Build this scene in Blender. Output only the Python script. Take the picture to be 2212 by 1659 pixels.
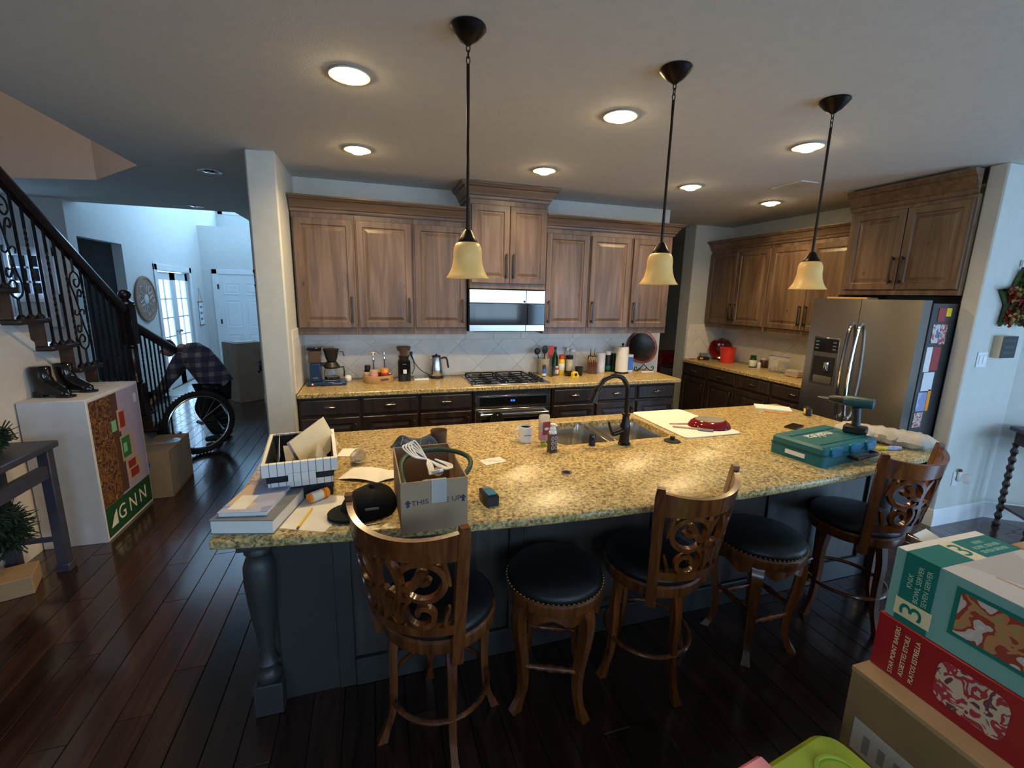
import bpy, bmesh, math, random
from mathutils import Vector, Matrix, Euler
R = math.radians
random.seed(7)
S = bpy.context.scene
C = S.collection
for o in list(bpy.data.objects): bpy.data.objects.remove(o)

# ---------------------------------------------------------------- camera
CAMZ = 1.7511
yaw, pitch, roll = 0.3042, 0.1972, 0.0221
cd = bpy.data.cameras.new('camera'); cd.sensor_width = 36; cd.sensor_fit = 'HORIZONTAL'
cd.lens = 967.74 / 2212 * 36; cd.clip_start = .02; cd.clip_end = 200
cam = bpy.data.objects.new('camera', cd); C.objects.link(cam)
f_ = Vector((math.sin(yaw)*math.cos(pitch), math.cos(yaw)*math.cos(pitch), -math.sin(pitch)))
r_ = Vector((math.cos(yaw), -math.sin(yaw), 0)); u_ = r_.cross(f_)
r2 = math.cos(roll)*r_ + math.sin(roll)*u_; u2 = -math.sin(roll)*r_ + math.cos(roll)*u_
m = Matrix((r2, u2, -f_)).transposed().to_4x4(); m.translation = (0, 0, CAMZ)
cam.matrix_world = m; S.camera = cam

# ---------------------------------------------------------------- view, world
S.view_settings.view_transform = 'Standard'; S.view_settings.look = 'None'
S.view_settings.gamma = 1; S.view_settings.use_curve_mapping = False
S.view_settings.exposure = 0.0
w = bpy.data.worlds.new('sky'); S.world = w; w.use_nodes = True
bg = w.node_tree.nodes['Background']; bg.inputs[0].default_value = (.45, .72, 1, 1); bg.inputs[1].default_value = 4.0

LAMP = 12.0
DAY = (.36, .61, 1.0); REAR = (.55, .74, 1.0); WARM = (1, .72, .36)
def area(name, loc, rot, sx, sy, energy, col):
    l = bpy.data.lights.new(name, 'AREA'); l.shape = 'RECTANGLE'; l.size = sx; l.size_y = sy
    l.energy = energy; l.color = col
    o = bpy.data.objects.new(name, l); C.objects.link(o); o.location = loc; o.rotation_euler = rot
    return o
# daylight entering by the windows (each lamp fills its own opening, except the stairwell one)
for i, x in enumerate((-3.1, .4, 3.1)):
    area('daylight_rear', (x, -3.55, 1.75), (R(90), 0, 0), 1.5, 1.3, (14, 27, 27)[i], REAR)
area('daylight_patio', (5.1, -3.55, 1.05), (R(90), 0, 0), 1.5, 1.9, 60, DAY)
area('daylight_nook', (6.24, -.9, 1.1), (R(90), 0, R(90)), 1.9, 1.7, 60, DAY)
area('daylight_foyer', (-1.70, 9.6, 3.7), (R(90), 0, R(90)), 2.4, 1.6, 30, (.26, .57, 1.0))
area('daylight_transom', (-2.5, 12.44, 4.3), (R(-90), 0, 0), 1.4, 1.5, 60, (.26, .57, 1.0))
area('daylight_dining', (-3.775, 6.72, 1.85), (R(-90), 0, 0), .38, .46, 7, DAY)
area('daylight_study', (-3.42, 9.65, 1.1), (R(90), 0, R(-90)), 1.2, 1.8, 26, DAY)
area('stairwell_fill', (-2.6, 2.1, 4.6), (R(90), 0, 0), 1.2, 1.2, 26, (1, .90, .80))  # added fill to brighten the closed stairwell

# ---------------------------------------------------------------- helpers
class MB:
    def __init__(s): s.v = []; s.f = []
    def quad(s, a, b, c, d):
        n = len(s.v); s.v += [a, b, c, d]; s.f.append((n, n+1, n+2, n+3)); return s
    def box(s, x0, x1, y0, y1, z0, z1, c=0):
        if x1 < x0: x0, x1 = x1, x0
        if y1 < y0: y0, y1 = y1, y0
        if z1 < z0: z0, z1 = z1, z0
        n = len(s.v)
        if c <= 0:
            s.v += [(x, y, z) for z in (z0, z1) for y in (y0, y1) for x in (x0, x1)]
            s.f += [tuple(n+i for i in q) for q in ((0,2,3,1),(4,5,7,6),(0,1,5,4),(2,6,7,3),(0,4,6,2),(1,3,7,5))]
            return s
        c = min(c, (x1-x0)*.45, (y1-y0)*.45, (z1-z0)*.45)
        idx = {}
        for ix, x in enumerate((x0, x1)):
            for iy, y in enumerate((y0, y1)):
                for iz, z in enumerate((z0, z1)):
                    dx = c if ix == 0 else -c; dy = c if iy == 0 else -c; dz = c if iz == 0 else -c
                    for a, p in enumerate(((x, y+dy, z+dz), (x+dx, y, z+dz), (x+dx, y+dy, z))):
                        idx[(ix, iy, iz, a)] = len(s.v); s.v.append(p)
        g = lambda *k: idx[k]
        F = []
        for i in (0, 1):
            F.append([g(i,0,0,0), g(i,1,0,0), g(i,1,1,0), g(i,0,1,0)])
            F.append([g(0,i,0,1), g(1,i,0,1), g(1,i,1,1), g(0,i,1,1)])
            F.append([g(0,0,i,2), g(1,0,i,2), g(1,1,i,2), g(0,1,i,2)])
            for j in (0, 1):
                F.append([g(i,j,0,0), g(i,j,1,0), g(i,j,1,1), g(i,j,0,1)])
                F.append([g(i,0,j,0), g(i,1,j,0), g(i,1,j,2), g(i,0,j,2)])
                F.append([g(0,i,j,1), g(1,i,j,1), g(1,i,j,2), g(0,i,j,2)])
                for k in (0, 1): F.append([g(i,j,k,0), g(i,j,k,1), g(i,j,k,2)])
        s.f += [tuple(q) for q in F]; return s
    def lathe(s, prof, n=24, c=(0, 0, 0), a0=0, sx=1, sy=1):
        b = len(s.v); m = len(prof)
        for i in range(n):
            a = a0 + 2*math.pi*i/n
            for r, z in prof: s.v.append((c[0]+sx*r*math.cos(a), c[1]+sy*r*math.sin(a), c[2]+z))
        for i in range(n):
            j = (i+1) % n
            for k in range(m-1): s.f.append((b+i*m+k, b+j*m+k, b+j*m+k+1, b+i*m+k+1))
        for k, rev in ((0, True), (m-1, False)):
            if prof[k][0] > 1e-5:
                q = [b+i*m+k for i in range(n)]; s.f.append(tuple(q[::-1] if rev else q))
        return s
    def tube(s, pts, r, n=8, closed=False, flat=1.0):
        pts = [Vector(p) for p in pts]; L = len(pts); b = len(s.v)
        rs = r if isinstance(r, (list, tuple)) else [r]*L
        up = None
        for i, p in enumerate(pts):
            if closed: t = pts[(i+1) % L] - pts[i-1]
            else: t = pts[min(i+1, L-1)] - pts[max(i-1, 0)]
            if t.length < 1e-9: t = Vector((0, 0, 1))
            t.normalize()
            if up is None:
                up = Vector((0, 0, 1)) if abs(t.z) < .9 else Vector((1, 0, 0))
            x = t.cross(up)
            if x.length < 1e-6: x = t.orthogonal()
            x.normalize(); y = x.cross(t); y.normalize(); up = y
            for k in range(n):
                a = 2*math.pi*k/n
                s.v.append(tuple(p + x*(rs[i]*math.cos(a)) + y*(rs[i]*flat*math.sin(a))))
        for i in range(L if closed else L-1):
            j = (i+1) % L
            for k in range(n):
                k2 = (k+1) % n; s.f.append((b+i*n+k, b+i*n+k2, b+j*n+k2, b+j*n+k))
        if not closed:
            s.f.append(tuple(b+k for k in range(n))[::-1]); s.f.append(tuple(b+(L-1)*n+k for k in range(n)))
        return s
    def prism(s, poly, z0, z1, c=0):
        b = len(s.v); n = len(poly)
        rings = [(poly, z0), (poly, z1)] if c <= 0 else [(poly, z0), (poly, z1-c), (offset(poly, -c), z1)]
        for p, z in rings: s.v += [(x, y, z) for x, y in p]
        for k in range(len(rings)-1):
            for i in range(n):
                j = (i+1) % n; s.f.append((b+k*n+i, b+k*n+j, b+(k+1)*n+j, b+(k+1)*n+i))
        s.f.append(tuple(range(b+n-1, b-1, -1))); t = b+(len(rings)-1)*n; s.f.append(tuple(range(t, t+n)))
        return s
    def ball(s, c, rx, ry=None, rz=None, n=16, m=10):
        ry = ry or rx; rz = rz or rx
        prof = [(max(math.sin(math.pi*i/m), 0), -math.cos(math.pi*i/m)) for i in range(m+1)]
        prof[0] = (0, -1); prof[-1] = (0, 1)
        b = len(s.v); s.lathe(prof, n)
        for i in range(b, len(s.v)):
            x, y, z = s.v[i]; s.v[i] = (c[0]+x*rx, c[1]+y*ry, c[2]+z*rz)
        return s
    def panel(s, x0, x1, z0, z1, yb, rings):
        # slab facing -Y: back at yb; rings = [(inset, y)], the front steps inward ring by ring
        b = len(s.v)
        rr = [(0, yb)] + rings
        for ins, y in rr: s.v += [(x0+ins, y, z0+ins), (x1-ins, y, z0+ins), (x1-ins, y, z1-ins), (x0+ins, y, z1-ins)]
        for k in range(len(rr)-1):
            for i in range(4):
                j = (i+1) % 4; s.f.append((b+k*4+i, b+k*4+j, b+k*4+4+j, b+k*4+4+i))
        t = b+(len(rr)-1)*4; s.f.append((t, t+1, t+2, t+3)); s.f.append((b+3, b+2, b+1, b))
        return s
    def xf(s, M, start=0):
        for i in range(start, len(s.v)): s.v[i] = tuple(M @ Vector(s.v[i]))
        return s
    def add(s, o):
        n = len(s.v); s.v += o.v; s.f += [tuple(i+n for i in q) for q in o.f]; return s
    def build(s, name, mat, parent=None, sm=40, loc=None, rot=None):
        me = bpy.data.meshes.new(name); me.from_pydata(s.v, [], s.f)
        bm = bmesh.new(); bm.from_mesh(me)
        bmesh.ops.remove_doubles(bm, verts=bm.verts, dist=1e-6)
        bmesh.ops.recalc_face_normals(bm, faces=bm.faces)
        bm.to_mesh(me); bm.free()
        return mesh_obj(name, me, mat, parent, sm, loc, rot)

def mesh_obj(name, me, mat, parent=None, sm=40, loc=None, rot=None):
    if mat is not None and not me.materials: me.materials.append(MAT[mat] if isinstance(mat, str) else mat)
    if sm:
        me.polygons.foreach_set('use_smooth', [True]*len(me.polygons)); me.set_sharp_from_angle(angle=R(sm))
    o = bpy.data.objects.new(name, me); C.objects.link(o)
    if parent: o.parent = parent
    if loc: o.location = loc
    if rot: o.rotation_euler = rot
    return o
def offset(poly, d):
    # move every edge of a counter-clockwise polygon outwards by d
    n = len(poly); out = []
    for i in range(n):
        p0 = Vector(poly[i-1]); p1 = Vector(poly[i]); p2 = Vector(poly[(i+1) % n])
        a = (p1-p0).normalized(); b = (p2-p1).normalized()
        na = Vector((a.y, -a.x)); nb = Vector((b.y, -b.x)); k = na+nb
        k = k/max(k.length_squared*.5, .2)
        out.append((p1.x+k.x*d, p1.y+k.y*d))
    return out
def plate(outer, holes, z0, z1, c=.004):
    # slab with holes: top and bottom filled, sides closed, top outer edge eased
    bm = bmesh.new(); loops = []
    def ring(poly, z): return [bm.verts.new((x, y, z)) for x, y in poly]
    def side(a, b):
        for i in range(len(a)):
            j = (i+1) % len(a); bm.faces.new((a[i], a[j], b[j], b[i]))
    tops = []; bots = []
    o0 = ring(offset(outer, -c), z0); o1 = ring(outer, z0+c); o2 = ring(outer, z1-c); o3 = ring(offset(outer, -c), z1)
    side(o0, o1); side(o1, o2); side(o2, o3); bots.append(o0); tops.append(o3)
    for h in holes:
        a = ring(h, z0); b = ring(h, z1); side(b, a); bots.append(a); tops.append(b)
    for grp in (tops, bots):
        es = []
        for l in grp:
            for i in range(len(l)):
                e = bm.edges.get((l[i], l[(i+1) % len(l)])) or bm.edges.new((l[i], l[(i+1) % len(l)])); es.append(e)
        bmesh.ops.triangle_fill(bm, use_beauty=True, use_dissolve=False, edges=es)
    bmesh.ops.recalc_face_normals(bm, faces=bm.faces)
    me = bpy.data.meshes.new('plate'); bm.to_mesh(me); bm.free(); return me
def sweep(prof, path, closed=False):
    # prof = [(out, up)] closed profile, path = [(x, y)]; out is to the RIGHT of travel
    mb = MB(); n = len(prof); L = len(path); P = [Vector(p) for p in path]
    for i in range(L):
        t0 = (P[i]-P[i-1]).normalized() if (i > 0 or closed) else None
        t1 = (P[(i+1) % L]-P[i]).normalized() if (i < L-1 or closed) else None
        t0 = t0 or t1; t1 = t1 or t0
        n0 = Vector((t0.y, -t0.x)); n1 = Vector((t1.y, -t1.x)); k = n0+n1; k = k/(k.length_squared*.5)
        for a, b in prof: mb.v.append((P[i].x+k.x*a, P[i].y+k.y*a, b))
    for i in range(L if closed else L-1):
        j = (i+1) % L
        for k in range(n):
            k2 = (k+1) % n; mb.f.append((i*n+k, j*n+k, j*n+k2, i*n+k2))
    if not closed: mb.f.append(tuple(range(n))); mb.f.append(tuple(range((L-1)*n+n-1, (L-1)*n-1, -1)))
    return mb
def tag(o, label=None, cat=None, group=None, kind=None):
    if label: o['label'] = label
    if cat: o['category'] = cat
    if group: o['group'] = group
    if kind: o['kind'] = kind
    return o
def T(name, label, cat, loc=(0, 0, 0), rz=0, group=None):
    o = bpy.data.objects.new(name, None); o.empty_display_size = .05; C.objects.link(o)
    o.location = loc; o.rotation_euler = (0, 0, R(rz)); return tag(o, label, cat, group)
def copy_tree(o, parent=None):
    c = o.copy(); C.objects.link(c); c.parent = parent
    for ch in list(o.children): copy_tree(ch, c)
    return c
def text(name, body, size, mat, parent, loc, rot, ext=.0004, align='CENTER', sx=1):
    cu = bpy.data.curves.new(name, 'FONT'); cu.body = body; cu.size = size; cu.extrude = ext
    cu.align_x = align; cu.align_y = 'CENTER'; cu.resolution_u = 3
    to = bpy.data.objects.new(name, cu); C.objects.link(to)
    dg = bpy.context.evaluated_depsgraph_get(); me = bpy.data.meshes.new_from_object(to.evaluated_get(dg))
    bpy.data.objects.remove(to); me.materials.clear()
    for v in me.vertices: v.co.x *= sx
    return mesh_obj(name, me, mat, parent, 0, loc, rot)
def arc(cx, cy, r, a0, a1, n=12): return [(cx+r*math.cos(R(a0+(a1-a0)*i/n)), cy+r*math.sin(R(a0+(a1-a0)*i/n))) for i in range(n+1)]
def rrect(x0, x1, y0, y1, r, n=5):
    return arc(x1-r, y0+r, r, -90, 0, n)+arc(x1-r, y1-r, r, 0, 90, n)+arc(x0+r, y1-r, r, 90, 180, n)+arc(x0+r, y0+r, r, 180, 270, n)
def bez(p, n=16):
    # Catmull-Rom through the points
    P = [Vector(q) for q in p]; P = [P[0]*2-P[1]]+P+[P[-1]*2-P[-2]]; out = []
    for i in range(1, len(P)-2):
        for k in range(n):
            t = k/n; a, b, c, d = P[i-1], P[i], P[i+1], P[i+2]
            out.append(.5*((2*b)+(c-a)*t+(2*a-5*b+4*c-d)*t*t+(3*b-a-3*c+d)*t**3))
    out.append(P[-2]); return out

# ---------------------------------------------------------------- materials
MAT = {}
def N(nt, t, **kw):
    n = nt.nodes.new(t)
    for k, v in kw.items(): setattr(n, k, v)
    return n
def base(name):
    m = bpy.data.materials.new(name); m.use_nodes = True; MAT[name] = m
    nt = m.node_tree; return m, nt, nt.nodes['Principled BSDF']
def coords(nt, scale=(1, 1, 1), world=False, rnd=True):
    mp = N(nt, 'ShaderNodeMapping'); mp.inputs['Scale'].default_value = scale
    if world:
        g = N(nt, 'ShaderNodeNewGeometry'); nt.links.new(g.outputs['Position'], mp.inputs[0])
    else:
        tc = N(nt, 'ShaderNodeTexCoord'); nt.links.new(tc.outputs['Object'], mp.inputs[0])
        if rnd:
            oi = N(nt, 'ShaderNodeObjectInfo'); ml = N(nt, 'ShaderNodeMath', operation='MULTIPLY'); ml.inputs[1].default_value = 37
            nt.links.new(oi.outputs['Random'], ml.inputs[0]); nt.links.new(ml.outputs[0], mp.inputs['Location'])
    return mp
def ramp(nt, src, stops):
    r = N(nt, 'ShaderNodeValToRGB'); e = r.color_ramp.elements
    while len(e) < len(stops): e.new(.5)
    for i, (p, c) in enumerate(stops): e[i].position = p; e[i].color = (*c, 1)
    nt.links.new(src, r.inputs[0]); return r
def plain(name, col, rough=.5, metal=0, var=.10, scale=14, bump=0, bscale=60, spec=.5, coat=0, trans=0, ior=1.45, emit=None, alpha=1, sss=0, sheen=0):
    m, nt, b = base(name)
    mp = coords(nt); nz = N(nt, 'ShaderNodeTexNoise'); nz.inputs['Scale'].default_value = scale; nz.inputs['Detail'].default_value = 4
    nt.links.new(mp.outputs[0], nz.inputs[0])
    lo = tuple(max(0, c*(1-var)) for c in col); hi = tuple(min(1, c*(1+var)) for c in col)
    rp = ramp(nt, nz.outputs[0], [(.3, lo), (.7, hi)]); nt.links.new(rp.outputs[0], b.inputs['Base Color'])
    b.inputs['Roughness'].default_value = rough; b.inputs['Metallic'].default_value = metal
    b.inputs['Specular IOR Level'].default_value = spec; b.inputs['Coat Weight'].default_value = coat
    b.inputs['Transmission Weight'].default_value = trans; b.inputs['IOR'].default_value = ior; b.inputs['Alpha'].default_value = alpha
    if sss: b.inputs['Subsurface Weight'].default_value = sss
    if sheen: b.inputs['Sheen Weight'].default_value = sheen
    if emit: b.inputs['Emission Color'].default_value = (*emit[0], 1); b.inputs['Emission Strength'].default_value = emit[1]
    if bump:
        n2 = N(nt, 'ShaderNodeTexNoise'); n2.inputs['Scale'].default_value = bscale; n2.inputs['Detail'].default_value = 3
        bp = N(nt, 'ShaderNodeBump'); bp.inputs['Strength'].default_value = bump; bp.inputs['Distance'].default_value = .004
        nt.links.new(mp.outputs[0], n2.inputs[0]); nt.links.new(n2.outputs[0], bp.inputs['Height']); nt.links.new(bp.outputs[0], b.inputs['Normal'])
    return m
def wood(name, c0, c1, c2, sc=(18, 18, 1.3), rough=.4, knots=True, coat=0, tint=0, world=False, bump=.15, spec=.5):
    m, nt, b = base(name); mp = coords(nt, sc, world)
    nz = N(nt, 'ShaderNodeTexNoise'); nz.inputs['Scale'].default_value = 1.0; nz.inputs['Detail'].default_value = 6; nz.inputs['Distortion'].default_value = 1.4
    nt.links.new(mp.outputs[0], nz.inputs[0])
    rp = ramp(nt, nz.outputs[0], [(.28, c0), (.5, c1), (.75, c2)]); out = rp.outputs[0]
    mp2 = coords(nt, tuple(max(.6, s*.16) for s in sc), world); n2 = N(nt, 'ShaderNodeTexNoise'); n2.inputs['Scale'].default_value = 1.6; n2.inputs['Detail'].default_value = 3
    nt.links.new(mp2.outputs[0], n2.inputs[0]); r2 = ramp(nt, n2.outputs[0], [(.3, (.72, .72, .72)), (.7, (1.12, 1.1, 1.08))])
    mx = N(nt, 'ShaderNodeMix', data_type='RGBA', blend_type='MULTIPLY'); mx.inputs[0].default_value = 1
    nt.links.new(out, mx.inputs[6]); nt.links.new(r2.outputs[0], mx.inputs[7]); out = mx.outputs[2]
    if knots:
        mp3 = coords(nt, (4, 4, 2.2), world); vo = N(nt, 'ShaderNodeTexVoronoi'); vo.inputs['Scale'].default_value = 1.6
        nt.links.new(mp3.outputs[0], vo.inputs[0]); r3 = ramp(nt, vo.outputs['Distance'], [(.03, (.45, .42, .4)), (.10, (1, 1, 1))])
        m3 = N(nt, 'ShaderNodeMix', data_type='RGBA', blend_type='MULTIPLY'); m3.inputs[0].default_value = 1
        nt.links.new(out, m3.inputs[6]); nt.links.new(r3.outputs[0], m3.inputs[7]); out = m3.outputs[2]
    if tint:
        oi = N(nt, 'ShaderNodeObjectInfo'); r4 = ramp(nt, oi.outputs['Random'], [(0, (1-tint,)*3), (1, (1+tint,)*3)])
        m4 = N(nt, 'ShaderNodeMix', data_type='RGBA', blend_type='MULTIPLY'); m4.inputs[0].default_value = 1
        nt.links.new(out, m4.inputs[6]); nt.links.new(r4.outputs[0], m4.inputs[7]); out = m4.outputs[2]
    nt.links.new(out, b.inputs['Base Color']); b.inputs['Roughness'].default_value = rough; b.inputs['Coat Weight'].default_value = coat; b.inputs['Coat Roughness'].default_value = .12
    b.inputs['Specular IOR Level'].default_value = spec
    if bump:
        bp = N(nt, 'ShaderNodeBump'); bp.inputs['Strength'].default_value = bump; bp.inputs['Distance'].default_value = .002
        nt.links.new(nz.outputs[0], bp.inputs['Height']); nt.links.new(bp.outputs[0], b.inputs['Normal'])
    return m
def granite(name):
    m, nt, b = base(name); mp = coords(nt, (1, 1, 1), True)
    n1 = N(nt, 'ShaderNodeTexNoise'); n1.inputs['Scale'].default_value = 74; n1.inputs['Detail'].default_value = 5; n1.inputs['Roughness'].default_value = .62; n1.inputs['Distortion'].default_value = .6
    nt.links.new(mp.outputs[0], n1.inputs[0])
    r1 = ramp(nt, n1.outputs[0], [(.34, (.11, .075, .035)), (.43, (.27, .19, .085)), (.50, (.48, .36, .155)), (.58, (.60, .47, .22)), (.72, (.70, .58, .32))])
    v = N(nt, 'ShaderNodeTexVoronoi'); v.inputs['Scale'].default_value = 120; nt.links.new(mp.outputs[0], v.inputs[0])
    r2 = ramp(nt, v.outputs['Color'], [(.1, (.62, .60, .55)), (.6, (1.05, 1.03, 1))])
    mx = N(nt, 'ShaderNodeMix', data_type='RGBA', blend_type='MULTIPLY'); mx.inputs[0].default_value = .8
    nt.links.new(r1.outputs[0], mx.inputs[6]); nt.links.new(r2.outputs[0], mx.inputs[7]); nt.links.new(mx.outputs[2], b.inputs['Base Color'])
    b.inputs['Roughness'].default_value = .30; b.inputs['Specular IOR Level'].default_value = .35; return m
def steel(name, col=(.46, .45, .43), rough=.27, aniso=.8):
    m, nt, b = base(name); mp = coords(nt, (2, 2, 260))
    nz = N(nt, 'ShaderNodeTexNoise'); nz.inputs['Scale'].default_value = 3; nz.inputs['Detail'].default_value = 3; nt.links.new(mp.outputs[0], nz.inputs[0])
    rp = ramp(nt, nz.outputs[0], [(.3, tuple(c*.88 for c in col)), (.7, col)]); nt.links.new(rp.outputs[0], b.inputs['Base Color'])
    b.inputs['Metallic'].default_value = 1; b.inputs['Roughness'].default_value = rough; b.inputs['Anisotropic'].default_value = aniso
    tg = N(nt, 'ShaderNodeTangent', direction_type='RADIAL', axis='Z'); nt.links.new(tg.outputs[0], b.inputs['Tangent']); b.inputs['Anisotropic Rotation'].default_value = .25
    return m
def paper_art(name, cols, scale=7, rough=.55):
    m, nt, b = base(name); mp = coords(nt, (1, 1, 1)); nz = N(nt, 'ShaderNodeTexNoise'); nz.inputs['Scale'].default_value = scale; nz.inputs['Detail'].default_value = 2; nz.inputs['Distortion'].default_value = .8
    nt.links.new(mp.outputs[0], nz.inputs[0]); k = len(cols)
    rp = ramp(nt, nz.outputs[0], [(.25+.5*i/max(k-1, 1), c) for i, c in enumerate(cols)]); rp.color_ramp.interpolation = 'CONSTANT' if k > 2 else 'LINEAR'
    nt.links.new(rp.outputs[0], b.inputs['Base Color']); b.inputs['Roughness'].default_value = rough; return m
def checks(name, a, bcol, c, scale=26, axis=(1, 1, 1)):
    m, nt, b = base(name); mp = coords(nt, axis, rnd=False); sp = N(nt, 'ShaderNodeSeparateXYZ'); nt.links.new(mp.outputs[0], sp.inputs[0])
    outs = []
    for k in (0, 2):
        w_ = N(nt, 'ShaderNodeMath', operation='MULTIPLY'); w_.inputs[1].default_value = scale; nt.links.new(sp.outputs[k], w_.inputs[0])
        fr = N(nt, 'ShaderNodeMath', operation='FRACT'); nt.links.new(w_.outputs[0], fr.inputs[0])
        lt = N(nt, 'ShaderNodeMath', operation='LESS_THAN'); lt.inputs[1].default_value = .42; nt.links.new(fr.outputs[0], lt.inputs[0]); outs.append(lt)
    ad = N(nt, 'ShaderNodeMath', operation='ADD'); nt.links.new(outs[0].outputs[0], ad.inputs[0]); nt.links.new(outs[1].outputs[0], ad.inputs[1])
    hf = N(nt, 'ShaderNodeMath', operation='MULTIPLY'); hf.inputs[1].default_value = .5; nt.links.new(ad.outputs[0], hf.inputs[0])
    rp = ramp(nt, hf.outputs[0], [(.0, a), (.5, bcol), (1, c)]); nt.links.new(rp.outputs[0], b.inputs['Base Color']); b.inputs['Roughness'].default_value = .9
    return m
def stripes(name, a, c, scale=30, width=.12, k=0):
    m, nt, b = base(name); mp = coords(nt, (1, 1, 1), rnd=False); sp = N(nt, 'ShaderNodeSeparateXYZ'); nt.links.new(mp.outputs[0], sp.inputs[0])
    w_ = N(nt, 'ShaderNodeMath', operation='MULTIPLY'); w_.inputs[1].default_value = scale; nt.links.new(sp.outputs[k], w_.inputs[0])
    fr = N(nt, 'ShaderNodeMath', operation='FRACT'); nt.links.new(w_.outputs[0], fr.inputs[0])
    rp = ramp(nt, fr.outputs[0], [(0, c), (width, a)]); rp.color_ramp.interpolation = 'CONSTANT'
    nt.links.new(rp.outputs[0], b.inputs['Base Color']); b.inputs['Roughness'].default_value = .85; return m

plain('wall_paint', (.55, .545, .50), .75, var=.03, bump=.25, bscale=160)
plain('wall_white', (.62, .62, .60), .75, var=.03, bump=.2, bscale=160)
plain('stair_paint', (.66, .61, .56), .75, var=.03, bump=.2, bscale=160)
plain('upstairs_paint', (.50, .42, .36), .8, var=.03)
plain('ceiling_paint', (.66, .635, .575), .85, var=.03, bump=.35, bscale=120)
plain('trim_white', (.72, .72, .72), .4, var=.03)
plain('door_white', (.70, .71, .72), .4, var=.02)
wood('floor_wood', (.014, .006, .004), (.030, .012, .008), (.060, .024, .014), (30, 2.2, 30), .24, False, tint=.35, world=True, bump=.12, coat=.7)
plain('floor_gap', (.006, .004, .003), .8)
plain('foyer_tile', (.55, .55, .52), .3, var=.1)
wood('alder', (.095, .055, .034), (.155, .095, .060), (.225, .145, .095), (16, 16, 1.2), .38, True, tint=.10)
wood('alder_h', (.095, .055, .034), (.16, .098, .060), (.23, .148, .095), (1.2, 16, 16), .38, False, tint=.05)
wood('espresso', (.020, .012, .009), (.035, .021, .015), (.055, .034, .025), (16, 16, 1.2), .36, True, tint=.10)
wood('island_wood', (.030, .025, .021), (.048, .041, .035), (.070, .060, .052), (16, 16, 1.2), .5, True, tint=.05)
plain('island_paint', (.035, .034, .034), .42, var=.08)
granite('granite')
plain('tile', (.76, .72, .65), .32, var=.10, scale=5)
plain('grout', (.56, .53, .48), .9)
steel('steel'); steel('steel_dark', (.30, .30, .31), .3)
steel('steel_plain', (.60, .59, .57), .22, 0)
plain('chrome', (.75, .75, .76), .10, 1, var=.02)
plain('nickel', (.36, .34, .31), .28, 1, var=.05)
plain('bronze', (.030, .023, .018), .33, .85, var=.2)
plain('iron', (.010, .009, .012), .5, .3, var=.2)
plain('pull_dark', (.06, .055, .05), .38, .8, var=.15)
plain('black_gloss', (.008, .008, .009), .08, var=.02)
plain('black_plastic', (.012, .012, .013), .4, var=.1)
plain('black_matte', (.010, .010, .011), .75, var=.15)
plain('fridge_side', (.035, .036, .04), .35, var=.1, bump=.15, bscale=300)
plain('mw_glass', (.02, .03, .035), .06, var=.02)
plain('stool_wood_dark', (.05, .02, .01), .3)
wood('stool_wood', (.050, .012, .003), (.115, .032, .007), (.19, .062, .014), (22, 22, 2), .26, False, coat=.35, bump=.05)
plain('leather', (.008, .009, .011), .36, var=.2, bump=.3, bscale=240)
plain('brass', (.62, .45, .20), .3, 1)
plain('amber_glass', (.60, .36, .11), .40, var=.22, scale=9, emit=((1, .66, .26), .16))
plain('bulb', (1, .95, .85), .3, emit=((1, .76, .40), 70))
plain('lamp_trim', (.62, .58, .50), .45)
plain('cardboard', (.34, .225, .13), .8, var=.10, scale=6)
plain('cardboard_dark', (.22, .15, .075), .8, var=.10, scale=6)
plain('cardboard_grey', (.36, .30, .24), .8, var=.10, scale=6)
plain('packing_tape', (.42, .39, .35), .22, var=.05)
plain('white_card', (.66, .66, .68), .7, var=.04)
plain('paper', (.72, .70, .66), .8, var=.03)
plain('paper_cream', (.62, .53, .36), .8, var=.05)
plain('paper_grey', (.42, .40, .37), .8, var=.08)
plain('ink', (.03, .03, .06), .6); plain('ink_grey', (.20, .20, .20), .7); plain('ink_white', (.78, .78, .70), .6); plain('ink_green', (.35, .55, .46), .6)
plain('white_plastic', (.74, .74, .75), .35, var=.02); plain('ceramic', (.80, .80, .80), .15, var=.02)
plain('grey_plastic', (.16, .17, .18), .4); plain('blue_print', (.05, .16, .55), .4)
plain('navy_enamel', (.012, .035, .10), .25); plain('teal_plastic', (.010, .115, .135), .42, var=.08); plain('teal_blue', (.010, .14, .25), .35)
plain('teal_dark', (.008, .055, .07), .4); plain('yellow_plastic', (.80, .55, .02), .35); plain('red_plastic', (.72, .045, .02), .35); plain('lime_plastic', (.42, .55, .05), .35, var=.08)
plain('pink_plastic', (.75, .22, .33), .3); plain('orange_plastic', (.85, .28, .03), .2); plain('tray_wood', (.55, .32, .13), .45, var=.15)
plain('green_cord', (.012, .045, .03), .45); plain('white_cord', (.78, .75, .68), .4); plain('black_cord', (.01, .01, .01), .5)
plain('glass', (.95, .97, .97), .05, trans=1, ior=1.3, var=0); plain('thin_plastic', (.85, .85, .83), .18, trans=.75, ior=1.12, var=.02)
plain('bag_plastic', (.62, .60, .56), .22, trans=.35, ior=1.1, var=.1, bump=.8, bscale=30)
plain('smoke_plastic', (.20, .14, .11), .12, trans=.6, ior=1.3)
plain('teal_box', (.17, .40, .40), .45, var=.03); plain('teal_band', (.008, .16, .14), .45, var=.05); plain('red_box', (.30, .012, .02), .45, var=.10, scale=5)
plain('cream_print', (.72, .66, .45), .5)
plain('red_glaze', (.14, .006, .006), .10, var=.25, scale=8); plain('pan_base', (.45, .42, .38), .3, .6)
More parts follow.
